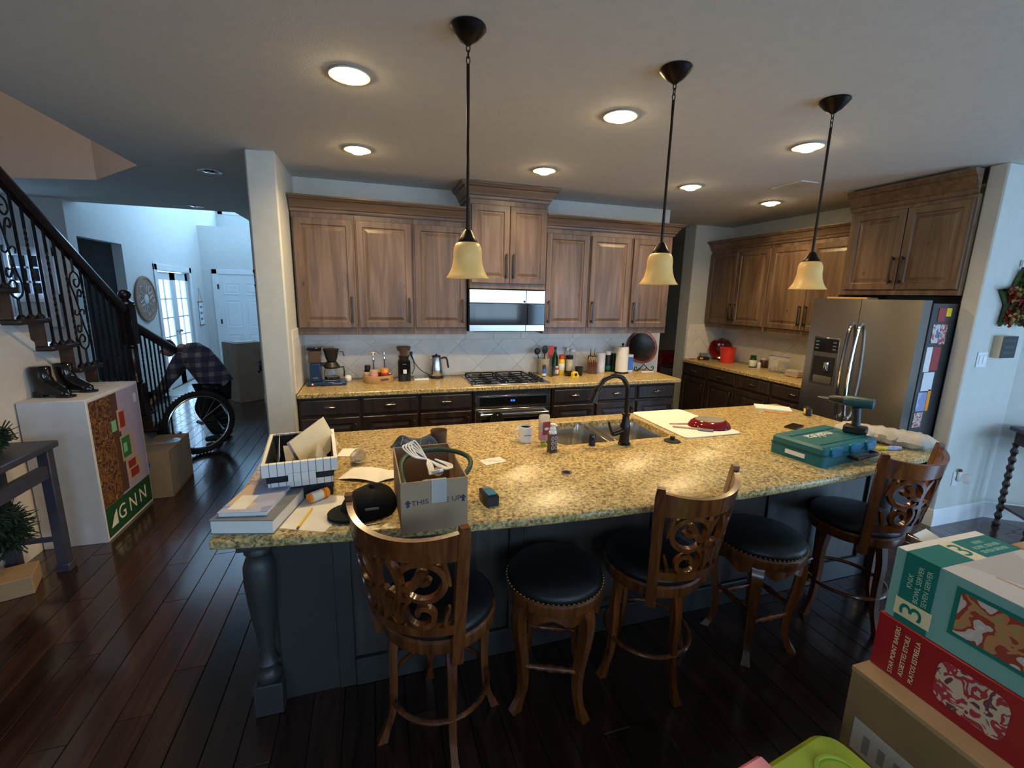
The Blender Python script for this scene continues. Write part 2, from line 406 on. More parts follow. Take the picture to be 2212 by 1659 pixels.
plain('copper_plate', (.30, .055, .03), .25, .35, var=.5, scale=10, bump=1.0, bscale=28)
plain('garland', (.012, .030, .016), .8, var=.5, scale=40); plain('table_paint', (.05, .05, .075), .45)
plain('black_fabric', (.006, .0065, .006), .95, var=.2, bump=.5, bscale=200); plain('denim', (.05, .07, .11), .95, var=.25, bump=.6, bscale=150)
plain('pants', (.010, .012, .016), .9); plain('skin', (.42, .25, .17), .55, sss=.05); plain('hair', (.02, .014, .010), .7); plain('shirt_line', (.36, .32, .28), .9); plain('shoe', (.03, .03, .035), .6)
checks('plaid_shirt', (.035, .04, .075), (.07, .075, .11), (.22, .20, .20), 9)
stripes('stripe_cloth', (.74, .72, .68), (.16, .18, .24), 36, .10, 0)
plain('wicker', (.012, .014, .022), .7, bump=.8, bscale=120)
plain('rubber', (.015, .015, .018), .8, var=.2)
plain('foil', (.55, .57, .60), .25, .8, bump=1, bscale=40)
plain('leaf_red', (.22, .02, .02), .6, var=.4); plain('leaf_green', (.06, .09, .02), .6, var=.4); plain('leaf_gold', (.45, .32, .12), .5, var=.3)
plain('chalk', (.05, .055, .06), .85); plain('carved_white', (.55, .55, .54), .8, bump=1.0, bscale=40); plain('frame_tan', (.28, .17, .11), .6)
plain('curtain', (.75, .80, .85), .8, trans=.0); plain('study_paint', (.16, .17, .17), .8); plain('dark_frame', (.01, .015, .03), .4)
plain('bottle_green', (.012, .05, .02), .15); plain('label_white', (.72, .72, .70), .5); plain('spice_brown', (.10, .05, .03), .3)
plain('led_blue', (.01, .02, .05), .3, emit=((.05, .2, 1), 3)); plain('led_red', (.5, .1, .05), .3, emit=((1, .2, .1), 3))
paper_art('food_photo', [(.62, .58, .60), (.55, .50, .50), (.30, .05, .03), (.45, .22, .10), (.30, .28, .12), (.6, .5, .42)], 16)
paper_art('wood_print', [(.55, .52, .50), (.46, .43, .41), (.60, .57, .55)], 5)
paper_art('village_print', [(.05, .02, .02), (.10, .045, .02), (.24, .11, .04), (.06, .025, .02), (.35, .24, .08), (.04, .02, .03)], 22)
paper_art('cookie_print', [(.45, .40, .36), (.35, .03, .06), (.55, .45, .36), (.12, .04, .06), (.4, .25, .08)], 26)
paper_art('book_cover', [(.22, .26, .46), (.36, .38, .55), (.60, .42, .26), (.30, .33, .52)], 5)
paper_art('magnet_art', [(.45, .10, .08), (.55, .50, .45), (.10, .13, .25), (.6, .55, .5)], 14)
plain('lavender', (.38, .34, .50), .6, var=.05); plain('print_red', (.30, .03, .03), .6); plain('print_tan', (.50, .33, .24), .6); plain('print_green', (.03, .17, .06), .6); plain('print_mint', (.2, .5, .3), .6); plain('grass_green', (.008, .065, .022), .7)
wood('newel_wood', (.010, .004, .004), (.020, .008, .007), (.034, .014, .011), (20, 20, 2), .28, False, coat=.2)
wood('stool_wood_dark2', (.016, .010, .010), (.030, .020, .019), (.045, .030, .028), (2, 20, 20), .3, False)
wood('riser_wood', (.05, .025, .018), (.08, .042, .03), (.11, .06, .045), (2, 20, 20), .4, False)

# ================================================================ STRUCTURE
H = 2.72; YB = 4.57
def struct(o, label=None): o['kind'] = 'structure'; return o
def boxes(name, mat, bl, parent=None, c=0):
    mb = MB()
    for b_ in bl: mb.box(*b_, c)
    return mb.build(name, mat, parent)
struct(boxes('wall_back', 'wall_paint', [(-.616, 3.26, YB, YB+.12, 0, H)]))
struct(boxes('wall_column', 'wall_paint', [(-.814, -.616, 3.81, 7.68, 0, H)], c=.012))
struct(boxes('wall_entry', 'wall_paint', [(-1.65, -.814, 7.68, 7.8, 0, H)]))
struct(boxes('wall_foyer', 'wall_white', [(-3.47, -3.35, 6.75, 6.92, 0, 5.4), (-3.47, -3.35, 6.92, 7.96, 2.33, 5.4), (-3.47, -3.35, 7.96, 8.95, 0, 5.4),
    (-3.47, -3.35, 8.95, 10.35, 2.02, 5.4), (-3.47, -3.35, 10.35, 12.7, 0, 5.4)]))
struct(boxes('wall_landing', 'wall_white', [(-1.65, -1.53, 7.8, 11.1, 0, 2.8), (-1.65, -1.53, 7.8, 8.3, 2.8, 5.4), (-1.65, -1.53, 10.9, 11.1, 2.8, 5.4), (-1.65, -1.53, 8.3, 10.9, 4.6, 5.4), (-1.65, -1.53, 11.1, 12.7, 0, 5.4),
    (-3.35, -1.53, 6.95, 7.03, H+.02, 5.4), (-1.65, -1.53, 6.95, 7.8, H+.02, 5.4)]))
struct(boxes('wall_door', 'wall_white', [(-3.35, -1.65, 11.1, 11.25, 0, 2.96), (-3.35, -1.65, 11.1, 12.5, 2.96, 3.0), (-3.35, -1.65, 12.5, 12.62, 3.0, 3.5), (-3.35, -3.25, 12.5, 12.62, 3.5, 5.4), (-1.75, -1.65, 12.5, 12.62, 3.5, 5.4), (-3.25, -1.75, 12.5, 12.62, 5.1, 5.4)]))
struct(boxes('ceiling_foyer', 'ceiling_paint', [(-3.47, -1.53, 6.95, 12.7, 5.4, 5.45)]))
WX0, WX1, WZ0, WZ1 = -3.98, -3.57, 1.61, 2.10
struct(boxes('wall_dining', 'wall_white', [(-6.6, WX0, 6.75, 6.87, 0, H), (WX1, -3.47, 6.75, 6.87, 0, H), (WX0, WX1, 6.75, 6.87, 0, WZ0), (WX0, WX1, 6.75, 6.87, WZ1, H)]))
struct(boxes('wall_passage', 'study_paint', [(-5.7, -5.6, 6.87, 8.5, 0, H), (-5.7, -3.47, 8.4, 8.5, 0, H), (-5.7, -3.47, 6.87, 8.5, H, H+.05)]))
struct(boxes('wall_left', 'wall_white', [(-6.72, -6.6, -3.72, 6.87, 0, H)]))
rear = []
def rearwall(x0, x1, z0, z1): rear.append((x0, x1, -3.72, -3.6, z0, z1))
ops = [(-3.9, -2.3, 1.05, 2.45), (-.4, 1.2, 1.05, 2.45), (2.3, 3.9, 1.05, 2.45), (4.3, 5.9, .05, 2.1)]; px_ = -6.6
for x0, x1, z0, z1 in ops: rearwall(px_, x0, 0, H); rearwall(x0, x1, 0, z0); rearwall(x0, x1, z1, H); px_ = x1
rearwall(px_, 6.42, 0, H)
struct(boxes('wall_rear', 'wall_paint', rear))
struct(boxes('wall_right', 'wall_paint', [(6.3, 6.42, -3.6, -1.95, 0, H), (6.3, 6.42, .15, 1.3, 0, H), (6.3, 6.42, -1.95, .15, 0, .15), (6.3, 6.42, -1.95, .15, 2.1, H)]))
a, b = Vector((4.847, 2.166)), Vector((6.42, 1.12)); n_ = Vector((b.y-a.y, a.x-b.x)).normalized()*-.1
struct(MB().prism([tuple(a), tuple(b), tuple(b+n_), tuple(a+n_)], 0, H).build('wall_bay', 'wall_paint'))
struct(boxes('wall_fridge', 'wall_paint', [(4.228, 4.93, 2.16, 2.273, 0, H)], c=.01))
struct(boxes('wall_side', 'wall_paint', [(4.81, 4.93, 2.273, 5.27, 0, H)]))
struct(boxes('wall_pantry', 'wall_paint', [(4.19, 4.93, 5.27, 5.5, 0, H)], c=.01))
struct(boxes('wall_utility', 'wall_paint', [(-.814, 5.6, 7.68, 7.8, 0, H), (5.5, 5.6, 5.4, 7.7, 0, H), (4.93, 5.6, 5.4, 5.5, 0, H), (3.0, 3.1, 4.69, 7.7, 0, H)]))
# ceiling with the stairwell cut out
hole = [(-1.78, 1.5), (-1.78, 4.68), (-2.42, 5.46), (-3.3, 5.72), (-3.3, 1.5)]
outer = [(-6.72, -3.72), (6.42, -3.72), (6.42, 1.3), (5.6, 2.3), (5.6, 7.8), (-1.65, 7.8), (-1.65, 6.95), (-3.35, 6.95), (-3.35, 6.87), (-6.72, 6.87)]
struct(mesh_obj('ceiling', plate(outer, [hole], H, H+.28, .001), 'ceiling_paint', sm=0))
mb = MB()
hp = offset([hole[i] for i in (0, 1, 2, 3, 4)], .0)
for i in range(5):
    p, q = hole[i], hole[(i+1) % 5]; mb.quad((*p, H+.28), (*q, H+.28), (*q, 5.2), (*p, 5.2))
mb.f.append(tuple(range(len(mb.v), len(mb.v)+5))); mb.v += [(*p, 5.2) for p in hole]
struct(mb.build('wall_stairwell', 'upstairs_paint', sm=0))
# the fascia of the opening is painted like the stairwell
mb = MB()
for i in range(5):
    p, q = Vector(hole[i]), Vector(hole[(i+1) % 5]); 
    mb.quad((*p, H+.001), (*q, H+.001), (*q, H+.28), (*p, H+.28))
mb.xf(Matrix.Translation((-2.5, 3.5, 0)) @ Matrix.Diagonal((.999, .999, 1, 1)) @ Matrix.Translation((2.5, -3.5, 0)))
struct(mb.build('trim_1', 'upstairs_paint', sm=0))

# floor: sub-floor, hardwood planks as parts
floor = struct(boxes('floor', 'floor_gap', [(-6.72, 6.42, -3.72, 8.5, -.10, -.012), (-3.47, -1.53, 8.5, 12.7, -.10, -.012), (-5.7, -3.3, 6.7, 8.5, -.1, -.012)]))
PW, PL = .127, 1.25
pk = MB().box(.0012, PW-.0012, .001, PL-.001, -.012, 0, .0018); proto = None; rest = MB(); count = 0
def hidden(x, y):
    if -.35 < x < 3.0 and 1.95 < y < 4.4: return True        # island, back cabinets
    if -.6 < x and y > 4.4: return True
    if x > 3.0 and y > 2.6: return True
    if x < -2.15 and y < 4.9: return True                    # stairs
    if y < .75 and x < 2.2: return True
    return False
ix = 0; x = -3.35
while x < 6.3:
    y = -3.6 - random.random()*PL
    while y < 8.44:
        cx, cy = x+PW/2, y+PL/2
        vis = (-3.35 <= x and -.1 < cy < 8.4 and not hidden(cx, cy) and not (cx > 4.3 and cy > 1.5) and cx < 5.6)
        if vis and count < 298 and y+PL < 8.46:
            if proto is None: proto = pk.build('plank', 'floor_wood', floor, 0, (x, y, 0)); o = proto
            else: o = proto.copy(); C.objects.link(o); o.parent = floor; o.location = (x, y, 0)
            count += 1
        else:
            rest.box(x+.001, x+PW-.001, y+.001, min(y+PL, 8.5)-.001, -.012, -.0005)
        y += PL
    x += PW
x = -6.6
while x < -3.36: rest.box(x+.001, x+PW-.001, -3.6, 6.75, -.012, -.0005); x += PW
tag(rest.build('plank_rest', 'floor_wood', floor, 0), kind='stuff')
tl = None
for i in range(5):
    for j in range(9):
        if tl is None: tl = MB().box(.003, .357, .003, .447, -.012, .001, .002).build('tile', 'foyer_tile', floor, 0); o = tl
        else: o = tl.copy(); C.objects.link(o); o.parent = floor
        o.location = (-3.35+i*.36, 8.5+j*.45, 0)

# baseboards
bp = [(0, 0), (.016, 0), (.016, .105), (.011, .115), (.011, .128), (.004, .14), (0, .14)]
def baseb(name, path): return struct(sweep(bp, path).build(name, 'trim_white', sm=30))
baseb('baseboard_fridge', [(4.228, 2.273), (4.228, 2.16), (4.847, 2.16)][0:3])
baseb('baseboard_bay', [tuple(a), tuple(b)])
baseb('baseboard_entry', [(-1.65, 7.68), (-.82, 7.68)])
baseb('baseboard_foyer', [(-3.35, 7.96), (-3.35, 8.84)][::-1])
baseb('baseboard_hall', [(-3.35, 11.1), (-3.35, 10.46)])
# diagonal skirt moulding on the wall below the stairs comes with the stairs

# ---- backsplash tiles (12 inch, set on the diagonal, a straight row on top)
def clip(poly, ax, v, keep_less):
    out = []
    for i in range(len(poly)):
        p, q = poly[i], poly[(i+1) % len(poly)]
        pi = (p[ax] <= v) == keep_less or abs(p[ax]-v) < 1e-9; qi = (q[ax] <= v) == keep_less or abs(q[ax]-v) < 1e-9
        if pi: out.append(p)
        if pi != qi:
            t = (v-p[ax])/(q[ax]-p[ax]); out.append((p[0]+t*(q[0]-p[0]), p[1]+t*(q[1]-p[1])))
    return out
def backsplash(parent, u0, u1, z0, z1, M, phase=0.0):
    # in local (u, z) with tiles standing 6 mm proud of the wall plane (local -Y)
    g = MB().box(u0, u1, -.004, 0, z0, z1).xf(M).build('grout', 'grout', parent, 0)
    zr = z1-.085; d = .43; polys = []
    k = math.floor((u0-phase)/d)-1
    while phase+k*d < u1+d:
        for j in range(-1, 4):
            for off in (0, 1):
                cx = phase+k*d+off*d/2; cz = z0+.10+j*d+off*d/2; h = d/2-.002
                polys.append([(cx-h, cz), (cx, cz-h), (cx+h, cz), (cx, cz+h)])
        k += 1
    fin = []
    for p in polys:
        for ax, v, le in ((0, u0+.001, False), (0, u1-.001, True), (1, z0+.001, False), (1, zr-.002, True)):
            p = clip(p, ax, v, le)
            if len(p) < 3: break
        if len(p) >= 3: fin.append(p)
    u = u0
    while u < u1-.02: fin.append([(u+.001, zr), (min(u+.303, u1)-.001, zr), (min(u+.303, u1)-.001, z1-.001), (u+.001, z1-.001)]); u += .304
    for p in fin:
        A = sum(p[i][0]*p[(i+1) % len(p)][1]-p[(i+1) % len(p)][0]*p[i][1] for i in range(len(p)))/2
        if abs(A) < .0004: continue
        mb = MB(); n = len(p); mb.v = [(q[0], -.004, q[1]) for q in p]+[(q[0], -.010, q[1]) for q in p]
        mb.f = [tuple(range(n)), tuple(range(2*n-1, n-1, -1))]+[(i, (i+1) % n, n+(i+1) % n, n+i) for i in range(n)]
        mb.xf(M).build('tile', 'tile', parent, 0)
wb = bpy.data.objects['wall_back']
backsplash(wb, -.606, 3.10, .916, 1.375, Matrix.Translation((0, YB, 0)), 1.27)
backsplash(bpy.data.objects['wall_column'], -4.56, -3.93, .916, 1.43, Matrix.Translation((-.616, 0, 0)) @ Matrix.Rotation(R(90), 4, 'Z') @ Matrix.Diagonal((-1, 1, 1, 1)), 0)
backsplash(bpy.data.objects['wall_side'], -5.26, -3.1, .916, 1.375, Matrix.Translation((4.81, 0, 0)) @ Matrix.Rotation(R(-90), 4, 'Z'), .2)
backsplash(bpy.data.objects['wall_pantry'], 4.20, 4.80, .916, 1.40, Matrix.Translation((0, 5.27, 0)), .1)

# ---- windows (rear, nook, foyer, dining): frame, sash bars, panes
def window(name, w, h, cols, rows, M, mat='trim_white', pane=True):
    root = bpy.data.objects.new(name, None); C.objects.link(root); root.matrix_world = M; root['kind'] = 'structure'
    mb = MB()
    for x0, x1, z0, z1 in ((-w/2-.07, -w/2+.03, -.07, h+.07), (w/2-.03, w/2+.07, -.07, h+.07), (-w/2-.07, w/2+.07, -.07, .03), (-w/2-.07, w/2+.07, h-.03, h+.07)): mb.box(x0, x1, -.02, .03, z0, z1, .004)
    mb.build('window_frame', mat, root)
    mb = MB()
    for i in range(1, cols): mb.box(-w/2+w*i/cols-.01, -w/2+w*i/cols+.01, .0, .02, 0, h)
    for j in range(1, rows): mb.box(-w/2, w/2, .0, .02, h*j/rows-.01, h*j/rows+.01)
    if mb.v: mb.build('sash_bar', mat, root)
    return root
for i, (x0, x1, z0, z1) in enumerate(ops): window('window_%d' % (i+2), x1-x0, z1-z0, 2, 2, Matrix.Translation(((x0+x1)/2, -3.6, z0)) @ Matrix.Rotation(R(180), 4, 'Z'))
window('window_6', 2.1, 1.95, 2, 2, Matrix.Translation((6.3, -.9, .15)) @ Matrix.Rotation(R(-90), 4, 'Z'))
window('window_7', 2.6, 1.8, 3, 2, Matrix.Translation((-1.65, 9.6, 2.8)) @ Matrix.Rotation(R(-90), 4, 'Z'))
window('window_8', 1.5, 1.6, 2, 2, Matrix.Translation((-2.5, 12.5, 3.5)))
wd = window('window_1', WX1-WX0, WZ1-WZ0, 2, 3, Matrix.Translation(((WX0+WX1)/2, 6.75, WZ0)))
MB().box(-.205, .205, .05, .054, 0, WZ1-WZ0).build('pane', 'glass', wd, 0)
for s in (-1, 1):
    mb = MB()
    for k in range(7): mb.tube([(s*(.26-.02*k)-.0, -.05-.008*(k % 2), -.35), (s*(.26-.02*k), -.05-.008*(k % 2), .8)], .011, 6)
    mb.build('curtain', 'curtain', wd)

# ---- French doors and six-panel door
d1 = bpy.data.objects.new('door_1', None); C.objects.link(d1); d1.location = (-3.35, 9.65, 0); d1.rotation_euler = (0, 0, R(90)); d1['kind'] = 'structure'
# local: x along world +Y, facing local -Y = world +X
mb = MB()
for x0, x1, z0, z1 in ((-.80, -.70, 0, 2.12), (.70, .80, 0, 2.12), (-.80, .80, 2.02, 2.12)): mb.box(x0, x1, -.022, .0, z0, z1, .004)
mb.build('casing', 'trim_white', d1)
for s in (-1, 1):
    cx = s*.35; mb = MB()
    for x0, x1, z0, z1 in ((-.345, -.235, 0, 2.0), (.235, .345, 0, 2.0), (-.345, .345, 1.87, 2.0), (-.345, .345, 0, .24)): mb.box(cx+x0, cx+x1, .03, .07, z0, z1)
    leaf = mb.build('door_leaf', 'door_white', d1)
    mb = MB().box(cx-.011, cx+.011, .035, .06, .24, 1.87)
    for j in range(1, 5): z_ = .24+1.63*j/5; mb.box(cx-.235, cx+.235, .035, .06, z_-.011, z_+.011)
    mb.build('muntin', 'door_white', leaf)
    for i in (0, 1):
        for j in range(5):
            x0 = cx-.235+.235*i; z_ = .24+1.63*j/5
            MB().box(x0+.011, x0+.224, .045, .049, z_+.011, z_+.315).build('pane', 'glass', leaf, 0)
    MB().ball((cx-s*.29, .0, .97), .027).tube([(cx-s*.29, .03, .97), (cx-s*.29, .0, .97)], .012).build('handle', 'nickel', leaf)
    # blinds in the study behind the glass
    mb = MB()
    for j in range(22): z_ = 1.86-j*.023; mb.box(cx-.24, cx+.24, .135, .150, z_, z_+.004)
    mb.build('blind_slat', 'trim_white', leaf, 0)
d2 = bpy.data.objects.new('door_2', None); C.objects.link(d2); d2.location = (-2.62, 11.1, 0); d2['kind'] = 'structure'
mb = MB()
for x0, x1, z0, z1 in ((-.55, -.45, 0, 2.14), (.45, .55, 0, 2.14), (-.55, .55, 2.04, 2.14)): mb.box(x0, x1, -.024, 0, z0, z1, .005)
mb.build('casing', 'trim_white', d2)
leaf = MB().box(-.45, .45, -.006, .0, .005, 2.04).build('door_leaf', 'door_white', d2)
for s in (-1, 1):
    for z0, z1 in ((.18, .78), (.92, 1.50), (1.62, 1.86)):
        x0, x1 = (-.36, -.05) if s < 0 else (.05, .36)
        MB().panel(x0, x1, z0, z1, -.006, [(0, -.014), (.012, -.014), (.022, -.0075), (.04, -.0075), (.06, -.013)]).build('panel', 'door_white', leaf, 0)
for z_ in (.3, 1.05, 1.78): MB().box(-.465, -.435, -.03, -.004, z_-.05, z_+.05, .003).build('hinge', 'pull_dark', d2)
MB().ball((.38, -.05, .97), .03).build('handle', 'nickel', d2)

# ================================================================ STAIRS
st = T('staircase', 'dark wooden staircase with scrolled iron balusters beside the white picture box', 'staircase', (0, 0, 0))
XS = -2.1; XW = -2.165; RI = .192
def yn(n): return 5.86-.2565*n
for n in range(1, 15):
    z1 = RI*n; y1 = yn(n)
    MB().box(-3.28, XS+.05, y1-.29, y1+.012, z1-.036, z1, .010).build('tread', 'stool_wood_dark2', st)
    MB().box(-3.28, XS+.012, y1-.03, y1-.012, z1-RI, z1-.036).build('riser', 'riser_wood', st)
mb = MB(); poly = []
for n in range(1, 15):
    poly += [(yn(n)-.018, RI*(n-1)), (yn(n)-.018, RI*n-.037)]
pts = [(y, max(z, 0)) for y, z in poly]
full = pts + [(yn(14)-.3, RI*14-.037), (yn(14)-.3, 0)]
mb.v = [(XW, y, z) for y, z in full] + [(XW-.09, y, z) for y, z in full]; n = len(full)
mb.f = [tuple(range(n)), tuple(range(2*n-1, n-1, -1))]+[(i, (i+1) % n, n+(i+1) % n, n+i) for i in range(n)]
ws = struct(mb.build('wall_stairs', 'stair_paint', sm=0))
# skirt moulding parallel to the flight
pa, pb = Vector((0, 3.62, 1.43)), Vector((0, 4.60, .71)); dv = (pb-pa).normalized(); nv = Vector((0, -dv.z, dv.y))
pa = pa-dv*1.4; mb = MB(); q = []
for x in (XW+.0005, XW+.018):
    for p in (pa, pb):
        for s in (0, .045): q.append((x, *(p+nv*s).yz))
mb.v = q; mb.f = [(0, 2, 3, 1), (4, 5, 7, 6), (0, 1, 5, 4), (2, 6, 7, 3), (1, 3, 7, 5), (0, 4, 6, 2)]
struct(mb.build('trim_2', 'trim_white', sm=0))
# handrail
def rail(name, p, q):
    p, q = Vector(p), Vector(q); prof = [(-.032, -.03), (-.036, .0), (-.028, .022), (-.012, .034), (.012, .034), (.028, .022), (.036, 0), (.032, -.03), (.02, -.045), (-.02, -.045)]
    d = (q-p).normalized(); x = Vector((1, 0, 0)); nn = x.cross(d); nn = nn if nn.z > 0 else -nn; mb = MB()
    for e in (p, q):
        for a_, b_ in prof: mb.v.append(tuple(e + x*a_ + nn*b_))
    k = len(prof); mb.f = [tuple(range(k)), tuple(range(2*k-1, k-1, -1))]+[(i, (i+1) % k, k+(i+1) % k, k+i) for i in range(k)]
    return mb.build(name, 'newel_wood', st)
XR_ = XS+.02
def railz(y): return 2.397-.045-(y-3.671)*.703
rail('handrail', (XR_, 2.3, railz(2.3)), (XR_, 4.80, railz(4.80)))
def raill(y): return 1.432-.03-(y-4.965)*.40
rail('handrail', (XR_, 4.94, raill(4.94)), (XR_, 5.80, raill(5.80)))
# newels
nz0 = RI*3
nw = MB().box(-.05, .05, -.05, .05, 0, .30, .004).build('newel_base', 'newel_wood', st, loc=(XR_, 4.87, nz0))
MB().box(-.05, .05, -.05, .05, .66, 1.02, .006).build('newel_block', 'newel_wood', nw)
MB().lathe([(.03, .30), (.047, .315), (.04, .34), (.028, .36), (.036, .43), (.042, .50), (.036, .57), (.028, .62), (.045, .64), (.04, .66)], 16).build('newel_shaft', 'newel_wood', nw)
MB().lathe([(.062, 1.02), (.062, 1.035), (.035, 1.05), (.028, 1.06), (.04, 1.075), (.048, 1.10), (.040, 1.128), (.02, 1.142), (0, 1.146)], 16).build('newel_ball', 'newel_wood', nw)
# balusters: plain/twisted bars with shoes, every fifth a scrolled basket panel
def bal(y, z0, z1, twist):
    o = MB()
    seg = 40; h = z1-z0
    if twist:
        s0 = .012*.5; rows = []
        for i in range(seg+1):
            t = i/seg; ang = 0
            if .25 < t < .45: ang = (t-.25)/.2*math.pi*2
            elif t >= .45: ang = 0
            if .6 < t < .8: ang = (t-.6)/.2*math.pi*2
            b0 = len(o.v)
            for k in range(4):
                a_ = R(45+90*k)+ang; o.v.append((s0*1.41*math.cos(a_), s0*1.41*math.sin(a_), h*t))
            if i:
                for k in range(4): o.f.append((b0-4+k, b0-4+(k+1) % 4, b0+(k+1) % 4, b0+k))
    else: o.box(-.006, .006, -.006, .006, 0, h)
    bo = o.build('baluster', 'iron', st, 0, (XR_, y, z0))
    MB().lathe([(.024, 0), (.024, .006), (.016, .016), (.010, .026)], 10).build('shoe', 'iron', bo)
def spiral(cx, cz, r0, r1, a0, a1, n=18): return [(0, cx+(r0+(r1-r0)*i/n)*math.cos(R(a0+(a1-a0)*i/n)), cz+(r0+(r1-r0)*i/n)*math.sin(R(a0+(a1-a0)*i/n))) for i in range(n+1)]
def scroll_bal(y, z0, z1):
    h = z1-z0; bo = MB().tube([(0, 0, 0), (0, 0, .12)], .007, 6).build('baluster', 'iron', st, 0, (XR_, y, z0)); MB().tube([(0, 0, h-.10), (0, 0, h)], .007, 6).build('upper_bar', 'iron', bo, 0)
    MB().lathe([(.024, 0), (.024, .006), (.016, .016), (.010, .026)], 10).build('shoe', 'iron', bo)
    for s, zz in ((1, .12), (-1, h-.10)):
        def P(pts): return [(0, a_*s, zz+b_*s) for _, a_, b_ in pts]
        stem = bez([(0, 0, 0), (0, .045, .03), (0, .06, .09), (0, .03, .17), (0, -.004, (h-.22)/2)], 8)
        MB().tube(P([tuple(p) for p in stem]), .006, 6).build('scroll', 'iron', bo)
        MB().tube(P([tuple(p) for p in bez([(0, 0, 0), (0, -.045, .03), (0, -.055, .08), (0, -.02, .115), (0, .012, .095), (0, .008, .065), (0, -.015, .06)], 8)]), .006, 6).build('scroll', 'iron', bo)
        MB().tube(P([tuple(p) for p in bez([(0, .01, .24), (0, .0, .19), (0, -.02, .14), (0, -.045, .135), (0, -.055, .16), (0, -.042, .185), (0, -.025, .178)], 8)]), .006, 6).build('scroll', 'iron', bo)
    MB().tube([tuple(Vector(p)+Vector((0, 0, h/2))) for p in bez([(0, -.05, .02), (0, -.055, -.01), (0, -.03, -.02), (0, 0, 0), (0, .03, .02), (0, .055, .01), (0, .05, -.02)], 6)], .005, 6).build('scroll', 'iron', bo)
k = 0
for n in range(1, 12):
    for j, dy in enumerate((-.05, -.135, -.22)):
        y = yn(n)+dy; z0 = RI*n
        if n == 3 and j != 0: pass
        if abs(y-4.87) < .06: continue
        z1 = (railz(y) if y < 4.85 else raill(y))-.04
        if n == 1 and j == 0: continue
        k += 1
        if (n, j) in ((6, 1), (8, 2)): scroll_bal(y, z0, z1)
        else: bal(y, z0, z1, (k % 2) == 0)

# ================================================================ KITCHEN CABINETS
DOOR = [(0, -.017), (.004, -.021), (.052, -.021), (.060, -.0125), (.070, -.0125), (.096, -.0195)]
DRAW = [(0, -.013), (.014, -.021)]
def pull(parent, x, z0, z1, y):
    MB().box(x-.009, x+.009, y-.034, y-.026, z0, z1, .003).box(x-.006, x+.006, y-.028, y, z0+.01, z0+.03).box(x-.006, x+.006, y-.028, y, z1-.03, z1-.01).build('handle', 'pull_dark', parent)
def bin_pull(parent, x, z, y):
    MB().tube([(x-.042, y, z), (x-.036, y-.022, z+.006), (x, y-.028, z+.008), (x+.036, y-.022, z+.006), (x+.042, y, z)], [.008, .007, .009, .007, .008], 8).ball((x, y-.026, z+.008), .014, .010, .012, 10, 6).build('handle', 'nickel', parent)
def wall_cab(label, loc, rz, w, h, d, doors, mat='alder', stile=.018, zb=.062, zt=.05, group=None):
    t = T('upper_cabinet', label, 'cabinet', loc, rz, group)
    MB().box(0, w, -d, 0, 0, h, .002).build('carcass', mat, t, 30)
    for x0, x1, side in doors:
        dr = MB().panel(x0, x1, zb, h-zt, -d, [(i, -d+y) for i, y in DOOR]).build('door', mat, t, 0)
        hx = x1-.032 if side == 'r' else x0+.032
        pull(dr, hx, zb+.045, zb+.045+.225, -d-.021)
    return t
UW = 1.4697/3; UD = .335
names = ['leftmost alder wall cabinet, beside the white column', 'middle alder wall cabinet above the coffee grinder', 'alder wall cabinet just left of the microwave, behind the first pendant']
for i in range(3):
    wall_cab(names[i], (-.604+i*UW, YB, 1.37), 0, UW-.001, 1.02, UD, [(.012, UW-.014, 'r')])
names = ['alder wall cabinet just right of the microwave', 'alder wall cabinet above the knife block', 'alder wall cabinet above the red plate, by the passage']
for i in range(3):
    wall_cab(names[i], (1.636+i*.4815, YB, 1.37), 0, .4805, 1.02, UD, [(.014, .468, 'l')])
t = wall_cab('tall two-door alder cabinet over the microwave', (.876, YB, 1.80), 0, .748, .80, .41, [(.012, .372, 'r'), (.376, .736, 'l')], zb=.05, zt=.06)
wall_cab('two-door wall cabinet on the side wall, nearer the passage', (4.81, 5.255, 1.37), -90, .995, 1.02, UD, [(.012, .492, 'r'), (.498, .983, 'l')])
wall_cab('two-door wall cabinet on the side wall, next to the fridge', (4.81, 4.258, 1.37), -90, 1.07, 1.02, UD, [(.012, .505, 'r'), (.511, 1.02, 'l')])
wall_cab('deep two-door cabinet above the refrigerator', (4.81, 3.18, 1.815), -90, .905, .72, .62, [(.035, .465, 'r'), (.472, .895, 'l')], zb=.045, zt=.03)
MB().box(-.015, .005, -.64, 0, -1.815, 0).build('side_panel', 'alder', bpy.data.objects['upper_cabinet.009'], 0)
# crown mouldings
def crown(label, path, z0, hgt, out=.09):
    k = hgt/.12
    prof = [(0, 0), (.012, 0), (.018, .012*k), (.018, .022*k), (.030, .030*k), (.036, .050*k), (.055, .075*k), (.060, .085*k), (.075, .090*k), (.085, .105*k), (out, .108*k), (out, hgt), (0, hgt)]
    o = sweep([(a, z0+b) for a, b in prof], path).build('crown_molding', 'alder_h', None, 30)
    return tag(o, label, 'molding')
crown('crown molding along the top of the left wall cabinets', [(-.606, YB-UD), (.876, YB-UD)], 2.385, .12)
crown('crown molding along the top of the wall cabinets right of the microwave', [(1.624, YB-UD), (3.08, YB-UD), (3.08, YB)], 2.385, .12)
crown('tall stepped crown molding on the cabinet over the microwave', [(.876, YB), (.876, YB-.41), (1.624, YB-.41), (1.624, YB)], 2.585, .13)
crown('crown molding on the side wall cabinets', [(4.81, 5.255), (4.475, 5.255), (4.475, 3.188)], 2.385, .12)
crown('crown molding above the refrigerator cabinet touching the ceiling', [(4.19, 3.185), (4.19, 2.275)], 2.535, .165)

